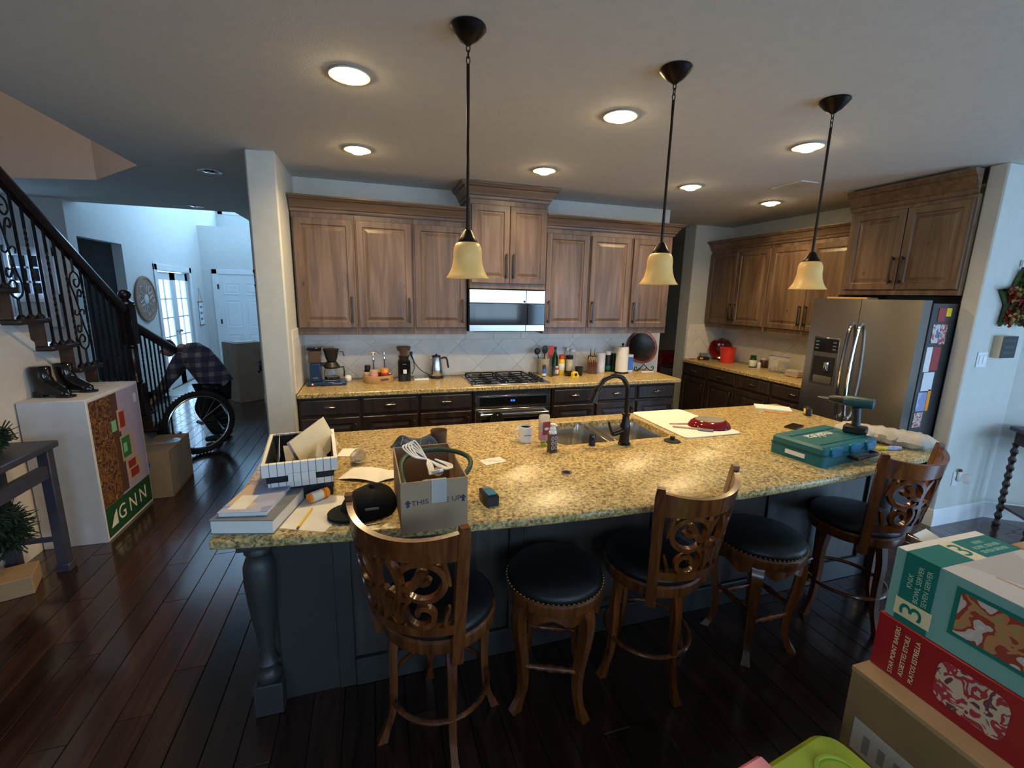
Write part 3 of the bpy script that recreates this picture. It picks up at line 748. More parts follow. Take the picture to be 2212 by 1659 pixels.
def base_cab(label, loc, rz, w, d=.61, mat='espresso', end=False):
    t = T('base_cabinet', label, 'cabinet', loc, rz)
    MB().box(0, w, -d, 0, .10, .874, .002).box(.0, w, -d+.07, 0, 0, .10).build('carcass', mat, t, 30)
    dr = MB().panel(.014, w-.014, .715, .855, -d, [(i, -d+y) for i, y in DRAW]).build('drawer', mat, t, 0); bin_pull(dr, w/2, .782, -d-.020)
    do = MB().panel(.014, w-.014, .125, .690, -d, [(i, -d+y) for i, y in DOOR]).build('door', mat, t, 0); pull(do, w-.045, .45, .64, -d-.021)
    return t
W1 = 1.47/3
nm = ['dark base cabinet at the left end below the coffee maker', 'dark base cabinet below the round wooden tray', 'dark base cabinet just left of the wall oven']
for i in range(3): base_cab(nm[i], (-.606+i*W1, YB, 0), 0, W1-.001)
nm = ['dark base cabinet just right of the wall oven', 'dark base cabinet behind the tall faucet', 'dark base cabinet at the right end by the passage']
for i in range(3): base_cab(nm[i], (1.656+i*.4695, YB, 0), 0, .4685)
nm = ['dark base cabinet on the side wall, farthest from the refrigerator', 'dark base cabinet on the side wall below the red bucket', 'dark base cabinet on the side wall below the green bottle', 'dark base cabinet on the side wall touching the refrigerator']
ys = [5.262, 4.762, 4.262, 3.762, 3.19]
for i in range(4): base_cab(nm[i], (4.80, ys[i], 0), -90, ys[i]-ys[i+1]-.002, .62)
# worktops
ct = mesh_obj('back_countertop', plate([(-.606, YB-.655), (3.105, YB-.655), (3.105, YB-.012), (-.606, YB-.012)], [], .874, .914, .006), 'granite')
tag(ct, 'speckled gold granite countertop running along the back wall', 'countertop')
ct = mesh_obj('side_countertop', plate([(4.155, 3.19), (4.798, 3.19), (4.798, 5.255), (4.155, 5.255)], [], .874, .914, .006), 'granite')
tag(ct, 'speckled granite countertop along the side wall beside the refrigerator', 'countertop')

# ---- wall oven
ov = T('built_in_oven', 'stainless under-counter oven with a black control panel', 'oven', (.874, YB, 0))
MB().box(0, .772, -.60, 0, .10, .873).box(0, .772, -.54, 0, 0, .10).build('body', 'espresso', ov, 0)
MB().box(.012, .760, -.625, -.60, .705, .822, .004).build('control_panel', 'steel_plain', ov)
MB().box(.055, .715, -.628, -.624, .722, .806).build('glass_panel', 'black_gloss', ov, 0)
MB().box(.335, .415, -.630, -.628, .748, .788).build('display', 'black_gloss', ov, 0)
text('clock', '0:26', .026, 'led_blue', ov, (.375, -.6305, .768), (R(90), 0, 0))
dr = MB().box(.012, .760, -.632, -.60, .14, .695, .004).build('door', 'steel_plain', ov)
MB().box(.07, .70, -.635, -.631, .20, .60).build('glass_panel', 'black_gloss', dr, 0)
MB().tube([(.05, -.685, .652), (.20, -.690, .654), (.57, -.690, .654), (.72, -.685, .652)], .012, 10).box(.06, .08, -.685, -.63, .64, .665).box(.69, .71, -.685, -.63, .64, .665).build('handle', 'chrome', dr)
ph = T('pot_holder', 'black pot holder with a brass stud hanging on the oven handle', 'pot holder', (1.075, YB-.712, .50))
MB().prism([(-.065, 0), (.065, 0), (.068, .10), (.05, .16), (.02, .185), (-.02, .185), (-.05, .16), (-.068, .10)], -.008, .008).xf(Matrix.Rotation(R(90), 4, 'X')).build('pad', 'black_fabric', ph)
MB().box(-.066, .066, -.011, .009, .0, .055, .002).build('band', 'paper_cream', ph)
MB().ball((0, -.011, .155), .009, .005, .009, 10, 6).build('stud', 'brass', ph)
# ---- microwave
mw = T('microwave', 'stainless over-the-range microwave with dark glass door', 'microwave', (.872, YB, 1.40))
MB().box(.001, .761, -.385, -.012, .0, .392).build('body', 'black_plastic', mw, 0)
MB().box(.004, .758, -.40, -.385, .268, .392, .003).box(.004, .758, -.40, -.385, .0, .062, .003).build('steel_trim', 'steel_plain', mw)
dr = MB().box(.004, .575, -.405, -.385, .064, .266, .003).build('door', 'black_gloss', mw)
MB().box(.06, .47, -.4065, -.404, .085, .245).build('glass_panel', 'mw_glass', dr, 0)
MB().box(.578, .758, -.405, -.385, .064, .266, .003).build('keypad', 'black_gloss', mw)
MB().box(.560, .566, -.4015, -.399, .0, .392).build('door_seam', 'black_plastic', mw, 0)
MB().lathe([(.011, 0), (.011, .003), (0, .004)], 12).xf(Matrix.Translation((.545, -.4, .285)) @ Matrix.Rotation(R(90), 4, 'X')).build('badge', 'ink', mw)
MB().box(.05, .71, -.39, -.05, -.006, .0).build('vent_grille', 'black_plastic', mw, 0)
# ---- cooktop
ck = T('cooktop', 'stainless gas cooktop with black cast grates', 'cooktop', (.862, 3.965, .914))
MB().box(0, .775, 0, .53, 0, .010, .004).build('pan', 'steel_plain', ck)
MB().box(.02, .66, .02, .51, .010, .013).build('glass_top', 'black_gloss', ck, 0)
for i in range(2):
    mb = MB(); x0 = .03+i*.315; x1 = x0+.30
    for xx in (x0, x1-.012, (x0+x1)/2-.006): mb.box(xx, xx+.012, .03, .50, .030, .042, .002)
    for yy in (.03, .26, .488): mb.box(x0, x1, yy, yy+.012, .030, .042, .002)
    for yy in (.145, .375): mb.box(x0+.05, x1-.05, yy-.006, yy+.006, .030, .042, .002)
    for xx in (x0, x1-.014):
        for yy in (.03, .488): mb.box(xx, xx+.014, yy, yy+.012, .012, .032)
    mb.build('grate', 'iron', ck)
    for yy in (.145, .375): MB().lathe([(.045, .013), (.045, .02), (.03, .026), (0, .027)], 16, ((x0+x1)/2, yy, 0)).build('burner', 'black_matte', ck)
for j in range(5): MB().lathe([(.022, .010), (.022, .014), (.017, .016), (.015, .038), (0, .040)], 14, (.715, .085+j*.088, 0)).build('knob', 'black_plastic', ck)

# ---- refrigerator: faces -X
fr = T('refrigerator', 'stainless french door refrigerator with water dispenser and papers on its side', 'refrigerator', (4.76, 3.145, 0), -90)
FW, FD = .865, .81
# local: x 0..FW along world -Y, y -FD (front) .. 0
MB().box(.004, FW-.004, -FD+.01, 0, .03, 1.755, .004).build('body', 'fridge_side', fr)
def bowed(x0, x1, z0, z1, y0=-.915+.0, bow=.012):
    mb = MB(); n = 12; xc = (x0+x1)/2
    for z_ in (z0, z1):
        for i in range(n+1):
            x = x0+(x1-x0)*i/n; mb.v.append((x, y0-bow*(1-((x-FW/2)/(FW/2))**2), z_))
    k = n+1
    for i in range(n): mb.f.append((i, i+1, k+i+1, k+i))
    b0 = len(mb.v); mb.v += [(x0, -.825, z0), (x1, -.825, z0), (x0, -.825, z1), (x1, -.825, z1)]
    mb.f += [(0, k, b0+2, b0), (n, b0+1, b0+3, k+n), tuple(range(n+1))+(b0+1, b0), tuple(range(k, 2*k))+(b0+3, b0+2), (b0, b0+1, b0+3, b0+2)]
    return mb
dl = bowed(.0, FW/2-.002, .70, 1.775).build('door', 'steel', fr, 30)
dr_ = bowed(FW/2+.002, FW, .70, 1.775).build('door', 'steel', fr, 30)
dw = bowed(0, FW, .06, .69).build('freezer_drawer', 'steel', fr, 30)
MB().box(.02, FW-.02, -.80, -.70, 0, .06).build('kick_plate', 'black_plastic', fr, 0)
for d_, x in ((dl, FW/2-.035), (dr_, FW/2+.035)):
    MB().tube([tuple(p) for p in bez([(x, -.925, 1.58), (x, -.965, 1.50), (x, -.988, 1.18), (x, -.965, .84), (x, -.925, .76)], 8)], .013, 8, flat=1.0).build('handle', 'chrome', d_)
MB().tube([tuple(p) for p in bez([(.10, -.925, .635), (.16, -.968, .635), (FW/2, -.985, .635), (FW-.16, -.968, .635), (FW-.10, -.925, .635)], 8)], .013, 8).build('handle', 'chrome', dw)
# dispenser
dp = MB().box(.075, .315, -.932, -.912, 1.02, 1.44, .004).build('dispenser', 'steel_dark', dl)
MB().box(.085, .305, -.935, -.93, 1.31, 1.43, .002).build('control_panel', 'black_gloss', dp)
for k in range(3):
    for s in (0, 1): MB().box(.10+s*.16, .13+s*.16, -.9365, -.935, 1.335+k*.03, 1.345+k*.03).build('button', 'grey_plastic', dp, 0)
MB().box(.095, .295, -.9345, -.93, 1.035, 1.27).build('recess', 'black_plastic', dp, 0)
MB().box(.12, .29, -.9385, -.934, 1.035, 1.10).build('drip_tray', 'steel_plain', dp, 0)
MB().lathe([(.02, 0), (.026, .03), (.022, .075), (0, .08)], 12, (.235, -.945, 1.15)).build('spout', 'chrome', dp)
MB().box(.66, .76, -.9205, -.916, 1.685, 1.695).build('badge', 'grey_plastic', dr_, 0)
# papers and magnets on the side of the fridge (side faces world -Y: local +x)
def note(label, name, cat, y0, y1, z0, z1, mat, extra=None):
    o = MB().box(0, y1-y0, -.0025, 0, 0, z1-z0).build(name, mat, None, 0, (y0, 3.145-FW+.003, z0)); return tag(o, label, cat)
note('red and white calendar page at the top of the refrigerator side', 'calendar_page', 'calendar', 4.03, 4.11, 1.62, 1.72, 'print_red')
note('small yellow sticker beside the red page on the refrigerator side', 'sticker', 'sticker', 4.115, 4.17, 1.66, 1.72, 'yellow_plastic')
note('dark blue photo card high on the refrigerator side', 'photo_card', 'photo', 4.00, 4.08, 1.46, 1.60, 'magnet_art')
note('tan snapshot right of the dark blue card on the refrigerator side', 'snapshot', 'photo', 4.085, 4.16, 1.45, 1.60, 'cookie_print')
note('white patterned sheet by the front edge of the refrigerator side', 'paper_sheet', 'paper', 3.98, 4.045, 1.24, 1.43, 'paper')
note('white and red photo card in the middle of the refrigerator side', 'photo_card', 'photo', 4.05, 4.14, 1.25, 1.43, 'print_red')
note('white sheet with a torn corner on the refrigerator side', 'paper_sheet', 'paper', 4.00, 4.12, 1.09, 1.235, 'white_card')
note('blue and white leaflet low on the refrigerator side', 'leaflet', 'leaflet', 3.985, 4.085, .93, 1.08, 'book_cover')
note('narrow orange strip low on the refrigerator side', 'paper_strip', 'paper', 4.09, 4.125, .93, 1.10, 'orange_plastic')
note('group snapshot at the bottom of the notes on the refrigerator side', 'snapshot', 'photo', 3.985, 4.08, .80, .92, 'cookie_print')
tb = MB().box(0, .20, 0, .30, 0, .016, .003).build('cutting_board', 'tray_wood', None, 30, (3.90, 2.72, 1.7745), (0, 0, R(14)))
tag(tb, 'thin wooden board lying on top of the refrigerator', 'board')

# ================================================================ ISLAND
isl = T('kitchen_island', 'long grey-brown kitchen island base with a turned corner post', 'island', (0, 0, 0))
# cabinet body left open under the sink
MB().box(-.44, 3.05, 1.865, 1.885, .0, .874).box(-.44, -.42, 1.885, 2.72, 0, .874).box(3.03, 3.05, 1.885, 2.72, 0, .874).box(-.44, 3.05, 2.70, 2.72, .10, .874).box(-.42, 3.03, 1.885, 2.65, 0, .02).build('body', 'island_wood', isl, 0)
for i, x in enumerate((-.16, .62, 1.40, 2.18, 2.98)):
    MB().box(x-.035, x+.035, 1.845, 1.866, .0, .872, .003).build('stile', 'island_paint', isl)
MB().box(-.125, 3.02, 1.838, 1.866, 0, .135, .004).build('plinth', 'island_paint', isl)
for i in range(4):
    x0 = -.125+i*.78; MB().box(x0+.005, x0+.705, 1.856, 1.868, .14, .868).build('panel', 'island_wood', isl, 0)
MB().box(-.42, -.165, 1.855, 1.868, .0, .872).build('panel', 'island_paint', isl, 0)
def post(x, y):
    p = MB().box(-.055, .055, -.055, .055, 0, .145, .004).build('post_base', 'island_paint', isl, loc=(x, y, 0)); MB().box(-.06, .06, -.06, .06, .76, .874, .004).build('post_cap', 'island_paint', p)
    MB().lathe([(.045, .145), (.05, .155), (.05, .17), (.036, .185), (.034, .205), (.043, .225), (.034, .24), (.030, .28), (.036, .36), (.052, .50), (.060, .60), (.058, .67), (.046, .705), (.036, .715), (.05, .73), (.05, .745), (.04, .76)], 20).build('turning', 'island_paint', p)
post(-.468, 1.84); post(3.08, 1.84)
# top with bowed front and sink cut-out
IX0, IX1, IYB, IYF, SAG = -.555, 3.165, 2.79, 1.615, .155
xc = (IX0+IX1)/2; hw = (IX1-IX0)/2
front = [(IX0+(IX1-IX0)*i/36, IYF-SAG*(1-((IX0+(IX1-IX0)*i/36-xc)/hw)**2)) for i in range(37)]
top = front+[(IX1, IYB), (IX0, IYB)]
SX0, SX1, SY0, SY1 = 1.0, 1.755, 2.235, 2.655
sink_hole = rrect(SX0, SX1, SY0, SY1, .06)
it = mesh_obj('island_countertop', plate(top, [sink_hole[::-1]], .874, .914, .008), 'granite', None, 45)
tag(it, 'long speckled gold granite island top with a bowed front edge', 'countertop')
# sink
sk = T('sink', 'stainless double-bowl sink set into the granite island', 'sink', (0, 0, 0))
def bowl(x0, x1, y0, y1, dep):
    mb = MB(); rings = [(0, .905), (.004, .89), (.012, .914-dep+.04), (.05, .914-dep), (.12, .914-dep-.004)]
    rs = []
    for ins, z_ in rings:
        p = rrect(x0+ins, x1-ins, y0+ins, y1-ins, max(.075-ins*.3, .03)); b0 = len(mb.v); mb.v += [(a_, b_, z_) for a_, b_ in p]; rs.append((b0, len(p)))
    for (b0, n), (b1, _) in zip(rs, rs[1:]):
        for i in range(n): mb.f.append((b0+i, b0+(i+1) % n, b1+(i+1) % n, b1+i))
    b0, n = rs[-1]; mb.f.append(tuple(range(b0, b0+n)))
    return mb.build('bowl', 'steel_plain', sk)
b1 = bowl(SX0-.008, 1.345, SY0-.008, SY1+.008, .21); b2 = bowl(1.375, SX1+.008, SY0-.008, SY1+.008, .21)
MB().box(1.335, 1.385, SY0-.005, SY1+.005, .885, .898, .004).build('divider', 'steel_plain', sk)
for b_, x in ((b1, 1.17), (b2, 1.56)): MB().lathe([(.045, .704), (.04, .706), (.02, .703), (0, .703)], 16, (x, 2.44, 0)).build('drain', 'chrome', b_)
# faucet
fa = T('faucet', 'dark bronze gooseneck pull-down faucet by the sink', 'faucet', (1.374, 2.178, .914))
MB().lathe([(.036, 0), (.036, .006), (.030, .012), (.027, .05), (.030, .08), (.031, .11), (.024, .13), (.020, .15), (.019, .17), (.024, .175), (.024, .185), (.016, .19)], 20).build('base', 'bronze', fa)
neck = bez([(0, 0, .18), (0, 0, .28), (-.004, 0, .335), (-.04, 0, .39), (-.095, 0, .405), (-.15, 0, .385), (-.185, 0, .345)], 10)
MB().tube([tuple(p) for p in neck], .0135, 12).build('neck', 'bronze', fa)
MB().tube([(-.183, 0, .347), (-.196, 0, .325)], .018, 12).tube([(-.196, 0, .325), (-.205, 0, .30), (-.222, 0, .262)], [.017, .020, .026], 12).build('spray_head', 'bronze', fa)
MB().tube([(0, 0, .09), (-.05, -.004, .075), (-.085, -.008, .068)], [.02, .018, .016], 10).tube([(-.085, -.008, .068), (-.10, -.01, .10), (-.118, -.012, .145)], [.010, .008, .007], 8).build('lever', 'bronze', fa)
ag = T('air_gap_cap', 'black cylindrical air gap cap beside the sink', 'cap', (1.173, 2.190, .914))
MB().lathe([(.023, 0), (.023, .004), (.020, .005)], 18).build('flange', 'chrome', ag)
MB().lathe([(.0195, .005), (.0195, .062), (.017, .068), (0, .070)], 18).build('cap', 'black_gloss', ag)

# ================================================================ CEILING FIXTURES
for i, (x, y, lab) in enumerate(((-.055, 2.405, 'recessed ceiling light nearest the camera on the left'), (-.05, 3.55, 'recessed ceiling light above the left wall cabinets'), (1.335, 2.39, 'recessed ceiling light between the first two pendants'),
        (1.345, 3.56, 'recessed ceiling light in front of the microwave cabinet'), (2.70, 2.41, 'recessed ceiling light behind the third pendant'), (2.73, 3.565, 'recessed ceiling light above the red plate, next to the passage'), (3.90, 3.82, 'recessed ceiling light closest to the side wall cabinets'))):
    t = T('recessed_light', lab, 'ceiling light', (x, y, H))
    MB().lathe([(.088, -.001), (.094, -.006), (.090, -.010), (.066, -.006), (.060, .0), (.060, -.0005)], 28).build('trim_ring', 'lamp_trim', t)
    MB().lathe([(.058, -.003), (.050, -.020), (.034, -.030), (0, -.034)], 24).build('bulb', 'bulb', t)
    l = bpy.data.lights.new('recessed_lamp', 'AREA'); l.shape = 'DISK'; l.size = .12; l.energy = LAMP; l.color = WARM; l.spread = R(150)
    lo = bpy.data.objects.new('recessed_lamp', l); C.objects.link(lo); lo.parent = t; lo.location = (0, 0, -.040)
for x, y, lab in ((-1.26, 4.65, 'unlit recessed downlight in the hallway ceiling nearer the column'), (-1.99, 6.62, 'unlit recessed downlight at the foyer edge of the ceiling')):
    t = T('recessed_light', lab, 'ceiling light', (x, y, H))
    MB().lathe([(.088, -.001), (.094, -.006), (.090, -.010), (.066, -.006), (.060, .0)], 28).build('trim_ring', 'trim_white', t)
    MB().lathe([(.058, -.003), (.040, -.014), (0, -.018)], 20).build('bulb', 'chrome', t)
# air vent
t = T('ceiling_vent', 'rectangular louvred air vent in the ceiling by the side cabinets', 'vent', (3.40, 3.05, H))
MB().box(0, .19, 0, .02, -.010, -.0005, .002).box(0, .19, .28, .30, -.010, -.0005, .002).box(0, .02, .02, .28, -.010, -.0005, .002).box(.17, .19, .02, .28, -.010, -.0005, .002).build('frame', 'lamp_trim', t)
MB().box(.02, .17, .02, .28, -.002, -.0006).build('backing', 'black_matte', t, 0)
for k in range(8): MB().box(-.007, .007, .02, .28, -.001, .001).build('slat', 'lamp_trim', t, 0, (.034+k*.0175, 0, -.006), (0, R(38), 0))
# pendants
def pendant(x, label, zb):
    t = T('pendant_light', label, 'pendant light', (x, 1.855, H), 0, 'pendants above the island')
    MB().lathe([(.066, -.0005), (.068, -.008), (.060, -.018), (.035, -.045), (.018, -.055), (.010, -.062), (0, -.062)], 24).build('canopy', 'bronze', t)
    ch = MB()
    for k in range(3):
        ring = [(.007*math.cos(a_) if k % 2 == 0 else 0, .007*math.cos(a_) if k % 2 else 0, -.072-k*.02+.014*math.sin(a_)) for a_ in [2*math.pi*i/12 for i in range(12)]]
        ch.tube(ring, .0022, 6, True)
    ch.build('chain', 'bronze', t)
    zs = zb-H      # rim of the shade, local
    MB().tube([(0, 0, -.125), (0, 0, zs+.185)], .0065, 10).build('rod', 'bronze', t)
    MB().lathe([(.012, zs+.19), (.018, zs+.182), (.030, zs+.160), (.040, zs+.144), (.040, zs+.139), (0, zs+.139)], 20).build('holder', 'bronze', t)
    sh = [(.045, .148), (.055, .143), (.064, .125), (.066, .105), (.066, .085), (.070, .060), (.078, .035), (.090, .014), (.100, .002), (.100, 0), (.097, 0), (.086, .014), (.074, .036), (.066, .060), (.062, .085), (.062, .105), (.060, .122), (.052, .139), (.044, .144)]
    MB().lathe([(r*.87, zs+z*.95) for r, z in sh], 32).build('shade', 'amber_glass', t, 60)
    return t
pendant(.382, 'pendant lamp with amber bell shade, the nearest of the three', 1.812)
pendant(1.29, 'pendant lamp with amber bell shade, the middle of the three', 1.812)
pendant(2.208, 'pendant lamp with amber bell shade, the one nearest the refrigerator', 1.812)

# ================================================================ STOOLS
SEAT = .60
def seat_parts(t, r=.205, z=SEAT, nails=False):
    MB().lathe([(r+.012, z-.085), (r+.016, z-.078), (r+.016, z-.040), (r+.008, z-.032), (0, z-.032)], 36).build('seat_ring', 'stool_wood', t)
    MB().lathe([(r, z-.034), (r+.008, z-.026), (r+.009, z-.010), (r-.004, z+.006), (r-.05, z+.020), (r-.12, z+.027), (0, z+.030)], 36).build('seat_cushion', 'leather', t, 60)
    if not nails: return
    mb = MB(); n = 64
    for i in range(n):
        a = 2*math.pi*i/n; mb.ball(((r+.0125)*math.cos(a), (r+.0125)*math.sin(a), z-.026), .0048, n=6, m=4)
    tag(mb.build('nailhead_trim', 'brass', t), kind='stuff')
def leg_curve(t, ang, prof, w0=.020, w1=.012):
    mb = MB(); a = R(ang); ca, sa = math.cos(a), math.sin(a); pts = bez([(r, 0, z) for r, z in prof], 6); n = len(pts)
    for i, p in enumerate(pts):
        tt = i/(n-1); w = w0+(w1-w0)*min(1, tt*1.15)
        if tt > .88: w += .006*(tt-.88)/.12
        for dx, dy in ((-w, -w), (w, -w), (w, w), (-w, w)): mb.v.append((p.x*ca-(dy)*sa+dx*ca, p.x*sa+dy*ca+dx*sa, p.z))
    for i in range(n-1):
        for k in range(4): mb.f.append((i*4+k, i*4+(k+1) % 4, i*4+4+(k+1) % 4, i*4+4+k))
    mb.f += [(3, 2, 1, 0), tuple((n-1)*4+k for k in range(4))]
    return mb.build('leg', 'stool_wood', t, 50)
BA = 50      # half angle of the curved back
def back_pt(deg, z, dr=0):
    # point on the leaning, curved back: deg from the middle of the back, back centred on local -Y
    tt = (z-.50)/.50; r = .228+.080*max(tt, 0)**.9+dr; a = R(-90+deg)
    return Vector((r*math.cos(a), r*math.sin(a), z))
def make_back(t):
    for s in (-1, 1):
        pts = [back_pt(s*BA, .48+.565*i/14) for i in range(15)]
        pts[-1] += Vector((0, 0, 0)); mb = MB(); n = len(pts)
        for i, p in enumerate(pts):
            rad = Vector((p.x, p.y, 0)).normalized(); tan = Vector((-rad.y, rad.x, 0)); w = .021 if i < n-1 else .015
            for a_, b_ in ((-w, -.013), (w, -.013), (w, .013), (-w, .013)): mb.v.append(tuple(p+tan*a_+rad*b_))
        for i in range(n-1):
            for k in range(4): mb.f.append((i*4+k, i*4+(k+1) % 4, i*4+4+(k+1) % 4, i*4+4+k))
        mb.f += [(3, 2, 1, 0), tuple((n-1)*4+k for k in range(4))]
        mb.build('stile', 'stool_wood', t, 40)
    def band(name, z0f, z1f, th=.011, n=28):
        mb = MB()
        for i in range(n+1):
            d = -BA+2*BA*i/n; z0, z1 = z0f(d/BA), z1f(d/BA)
            for z_, dr in ((z0, -th), (z0, th), (z1, th), (z1, -th)): mb.v.append(tuple(back_pt(d, z_, dr)))
        for i in range(n):
            for k in range(4): mb.f.append((i*4+k, i*4+(k+1) % 4, i*4+4+(k+1) % 4, i*4+4+k))
        mb.f += [(3, 2, 1, 0), tuple(n*4+k for k in range(4))]
        return mb.build(name, 'stool_wood', t, 40)
    band('crest_rail', lambda u: .925, lambda u: 1.00+.03*u*u)
    band('lower_rail', lambda u: .625, lambda u: .665)
    # carved scrolls, mirrored, as flat ribbons on the curved back; u in metres across, v height
    K = 180/math.pi/.285
    def ribbon(pts, w):
        for s in (-1, 1):
            P = bez([(a_, b_, 0) for a_, b_ in pts], 5); n = len(P); mb = MB()
            for i, p in enumerate(P):
                tg = (P[min(i+1, n-1)]-P[max(i-1, 0)]).normalized(); nn = Vector((-tg.y, tg.x)); q = i/(n-1)
                ww = w*(.55+.45*min(1, 6*q, 6*(1-q)))
                for sd, dr in ((-1, -.010), (1, -.010), (.75, .012), (-.75, .012)):
                    mb.v.append(tuple(back_pt(s*K*(p.x+nn.x*ww*sd), p.y+nn.y*ww*sd, dr)))
            for i in range(n-1):
                for k in range(4): mb.f.append((i*4+k, i*4+(k+1) % 4, i*4+4+(k+1) % 4, i*4+4+k))
            mb.f += [(3, 2, 1, 0), tuple((n-1)*4+k for k in range(4))]
            mb.build('scroll', 'stool_wood', t, 40)
    def spir(cx, cz, r0, r1, a0, a1, n=14):
        return [(cx+(r0+(r1-r0)*i/n)*math.cos(R(a0+(a1-a0)*i/n)), cz+(r0+(r1-r0)*i/n)*math.sin(R(a0+(a1-a0)*i/n))) for i in range(n+1)]
    ribbon(spir(.122, .845, .078, .070, 200, -140), .013)       # upper ring
    ribbon([(.052, .815), (.085, .825), (.105, .85), (.118, .878), (.140, .885)], .017)   # leaf inside the ring
    ribbon([(.10, .85), (.13, .845), (.15, .862)], .013)
    ribbon(spir(.118, .715, .070, .014, 130, 560), .012)        # lower volute
    ribbon([(.012, .92), (.032, .885), (.045, .84), (.042, .79), (.028, .75), (.022, .70), (.035, .668)], .014)
    ribbon([(.005, .80), (.03, .785), (.06, .775), (.085, .775)], .015)
    ribbon([(.19, .925), (.20, .88), (.212, .83)], .008)
    ribbon([(.0, .70), (.015, .735), (.008, .77)], .012)
    ribbon([(.195, .668), (.20, .70), (.212, .74)], .009)
LEGP = [(.165, SEAT-.085), (.185, .40), (.185, .26), (.195, .12), (.235, 0)]
def swivel_stool(label, loc, back, legs):
    t = T('swivel_bar_stool', label, 'bar stool', loc, 0)
    seat_parts(t)
    for k in range(4): leg_curve(t, legs+90*k, LEGP, .019, .013)
    ring = [(.193*math.cos(2*math.pi*i/40), .193*math.sin(2*math.pi*i/40), .205) for i in range(40)]
    MB().tube(ring, .011, 8, True).build('foot_ring', 'stool_wood', t)
    b = bpy.data.objects.new('backrest', None); C.objects.link(b); b.parent = t; b.rotation_euler = (0, 0, R(back+90))
    make_back(b); return t
swivel_stool('swivel bar stool with a carved scroll back, in front of the cardboard box', (.212, 1.567, 0), -133, 5)
swivel_stool('swivel bar stool with a carved scroll back, in the middle of the island', (1.204, 1.60, 0), -75, 3)
swivel_stool('swivel bar stool with a carved scroll back, by the teal tool case', (2.53, 1.63, 0), -84, -6)
LEGC = [(.175, SEAT-.085), (.196, .46), (.190, .36), (.165, .20), (.168, .08), (.205, 0)]
def backless(label, loc, rot):
    t = T('bar_stool', label, 'bar stool', loc, rot)
    seat_parts(t, .195, nails=True)
    for k in range(4):
        leg_curve(t, 45+90*k, LEGC, .026, .015)
    for k in range(4):
        a0, a1 = R(45+90*k), R(135+90*k); p = Vector((.168*math.cos(a0), .168*math.sin(a0), 0)); q = Vector((.168*math.cos(a1), .168*math.sin(a1), 0)); z_ = .205+(.05 if k % 2 else 0)
        rr = [.010, .013, .010, .016, .013, .018, .013, .016, .010, .013, .010]
        MB().tube([tuple(p.lerp(q, i/10)+Vector((0, 0, z_))) for i in range(11)], rr, 10).build('stretcher', 'stool_wood', t)
        # carved apron between the legs
        mb = MB(); n = 12
        for i in range(n+1):
            a = a0+(a1-a0)*i/n; u = abs(2*i/n-1); zb = SEAT-.085-.035*(1-u*u*.2)+.018*math.cos(u*math.pi*2)
            for z_, r in ((SEAT-.083, .185), (SEAT-.083, .203), (zb, .203), (zb, .185)): mb.v.append((r*math.cos(a), r*math.sin(a), z_))
        for i in range(n):
            for k2 in range(4): mb.f.append((i*4+k2, i*4+(k2+1) % 4, i*4+4+(k2+1) % 4, i*4+4+k2))
        mb.f += [(3, 2, 1, 0), tuple(n*4+k2 for k2 in range(4))]
        mb.build('apron', 'stool_wood', t, 40)
    return t
backless('backless round stool between the first two carved-back stools', (.715, 1.60, 0), -24)
backless('backless round stool between the middle and far carved-back stools', (1.833, 1.60, 0), 0)

# ================================================================ THINGS ON THE ISLAND
ZC = .9145
# basket with striped liner
bk = T('storage_basket', 'black woven basket with a white striped liner, full of mail', 'basket', (-.315, 2.055, ZC), 6)
def openbox(w0, d0, w1, d1, h, th, z0=0):
    mb = MB(); 
    def ring(w, d, z): b0 = len(mb.v); mb.v.extend([(-w/2, -d/2, z), (w/2, -d/2, z), (w/2, d/2, z), (-w/2, d/2, z)]); return b0
    a = ring(w0, d0, z0); b = ring(w1, d1, h); c = ring(w1-2*th, d1-2*th, h); d = ring(w0-2*th, d0-2*th, z0+th)
    for p, q in ((a, b), (b, c), (c, d)):
        for i in range(4): mb.f.append((p+i, p+(i+1) % 4, q+(i+1) % 4, q+i))
    mb.f += [(a+3, a+2, a+1, a), (d, d+1, d+2, d+3)]
    return mb
openbox(.23, .36, .26, .40, .165, .006).build('basket', 'wicker', bk, 0)
mb = MB(); L_ = [(.276, .416, .118), (.280, .420, .17), (.250, .390, .172), (.238, .378, .06)]
for w_, d_, z_ in L_: mb.v += [(-w_/2, -d_/2, z_), (w_/2, -d_/2, z_), (w_/2, d_/2, z_), (-w_/2, d_/2, z_)]
for k in range(3):
    for i in range(4): mb.f.append((k*4+i, k*4+(i+1) % 4, k*4+4+(i+1) % 4, k*4+4+i))
mb.build('liner', 'stripe_cloth', bk, 0)
MB().box(-.045, .055, -.2125, -.2075, .092, .126).build('label_holder', 'stripe_cloth', bk, 0)
def sheet(name, label, cat, w, h, loc, rot, mat, th=.0012, group=None, bend=0):
    n = 6; mb = MB()
    for z_ in (0, th):
        for i in range(n+1):
            u = i/n; mb.v += [(-w/2+w*u, -h/2, z_+bend*math.sin(u*math.pi)), (-w/2+w*u, h/2, z_+bend*math.sin(u*math.pi))]
    k = 2*(n+1)
    for i in range(n): mb.f += [(2*i, 2*i+2, 2*i+3, 2*i+1), (k+2*i, k+2*i+1, k+2*i+3, k+2*i+2), (2*i, k+2*i, k+2*i+2, 2*i+2), (2*i+1, 2*i+3, k+2*i+3, k+2*i+1)]
    mb.f += [(0, 1, k+1, k), (2*n, k+2*n, k+2*n+1, 2*n+1)]
    return tag(mb.build(name, mat, None, 30, loc, tuple(R(a) for a in rot)), label, cat, group)
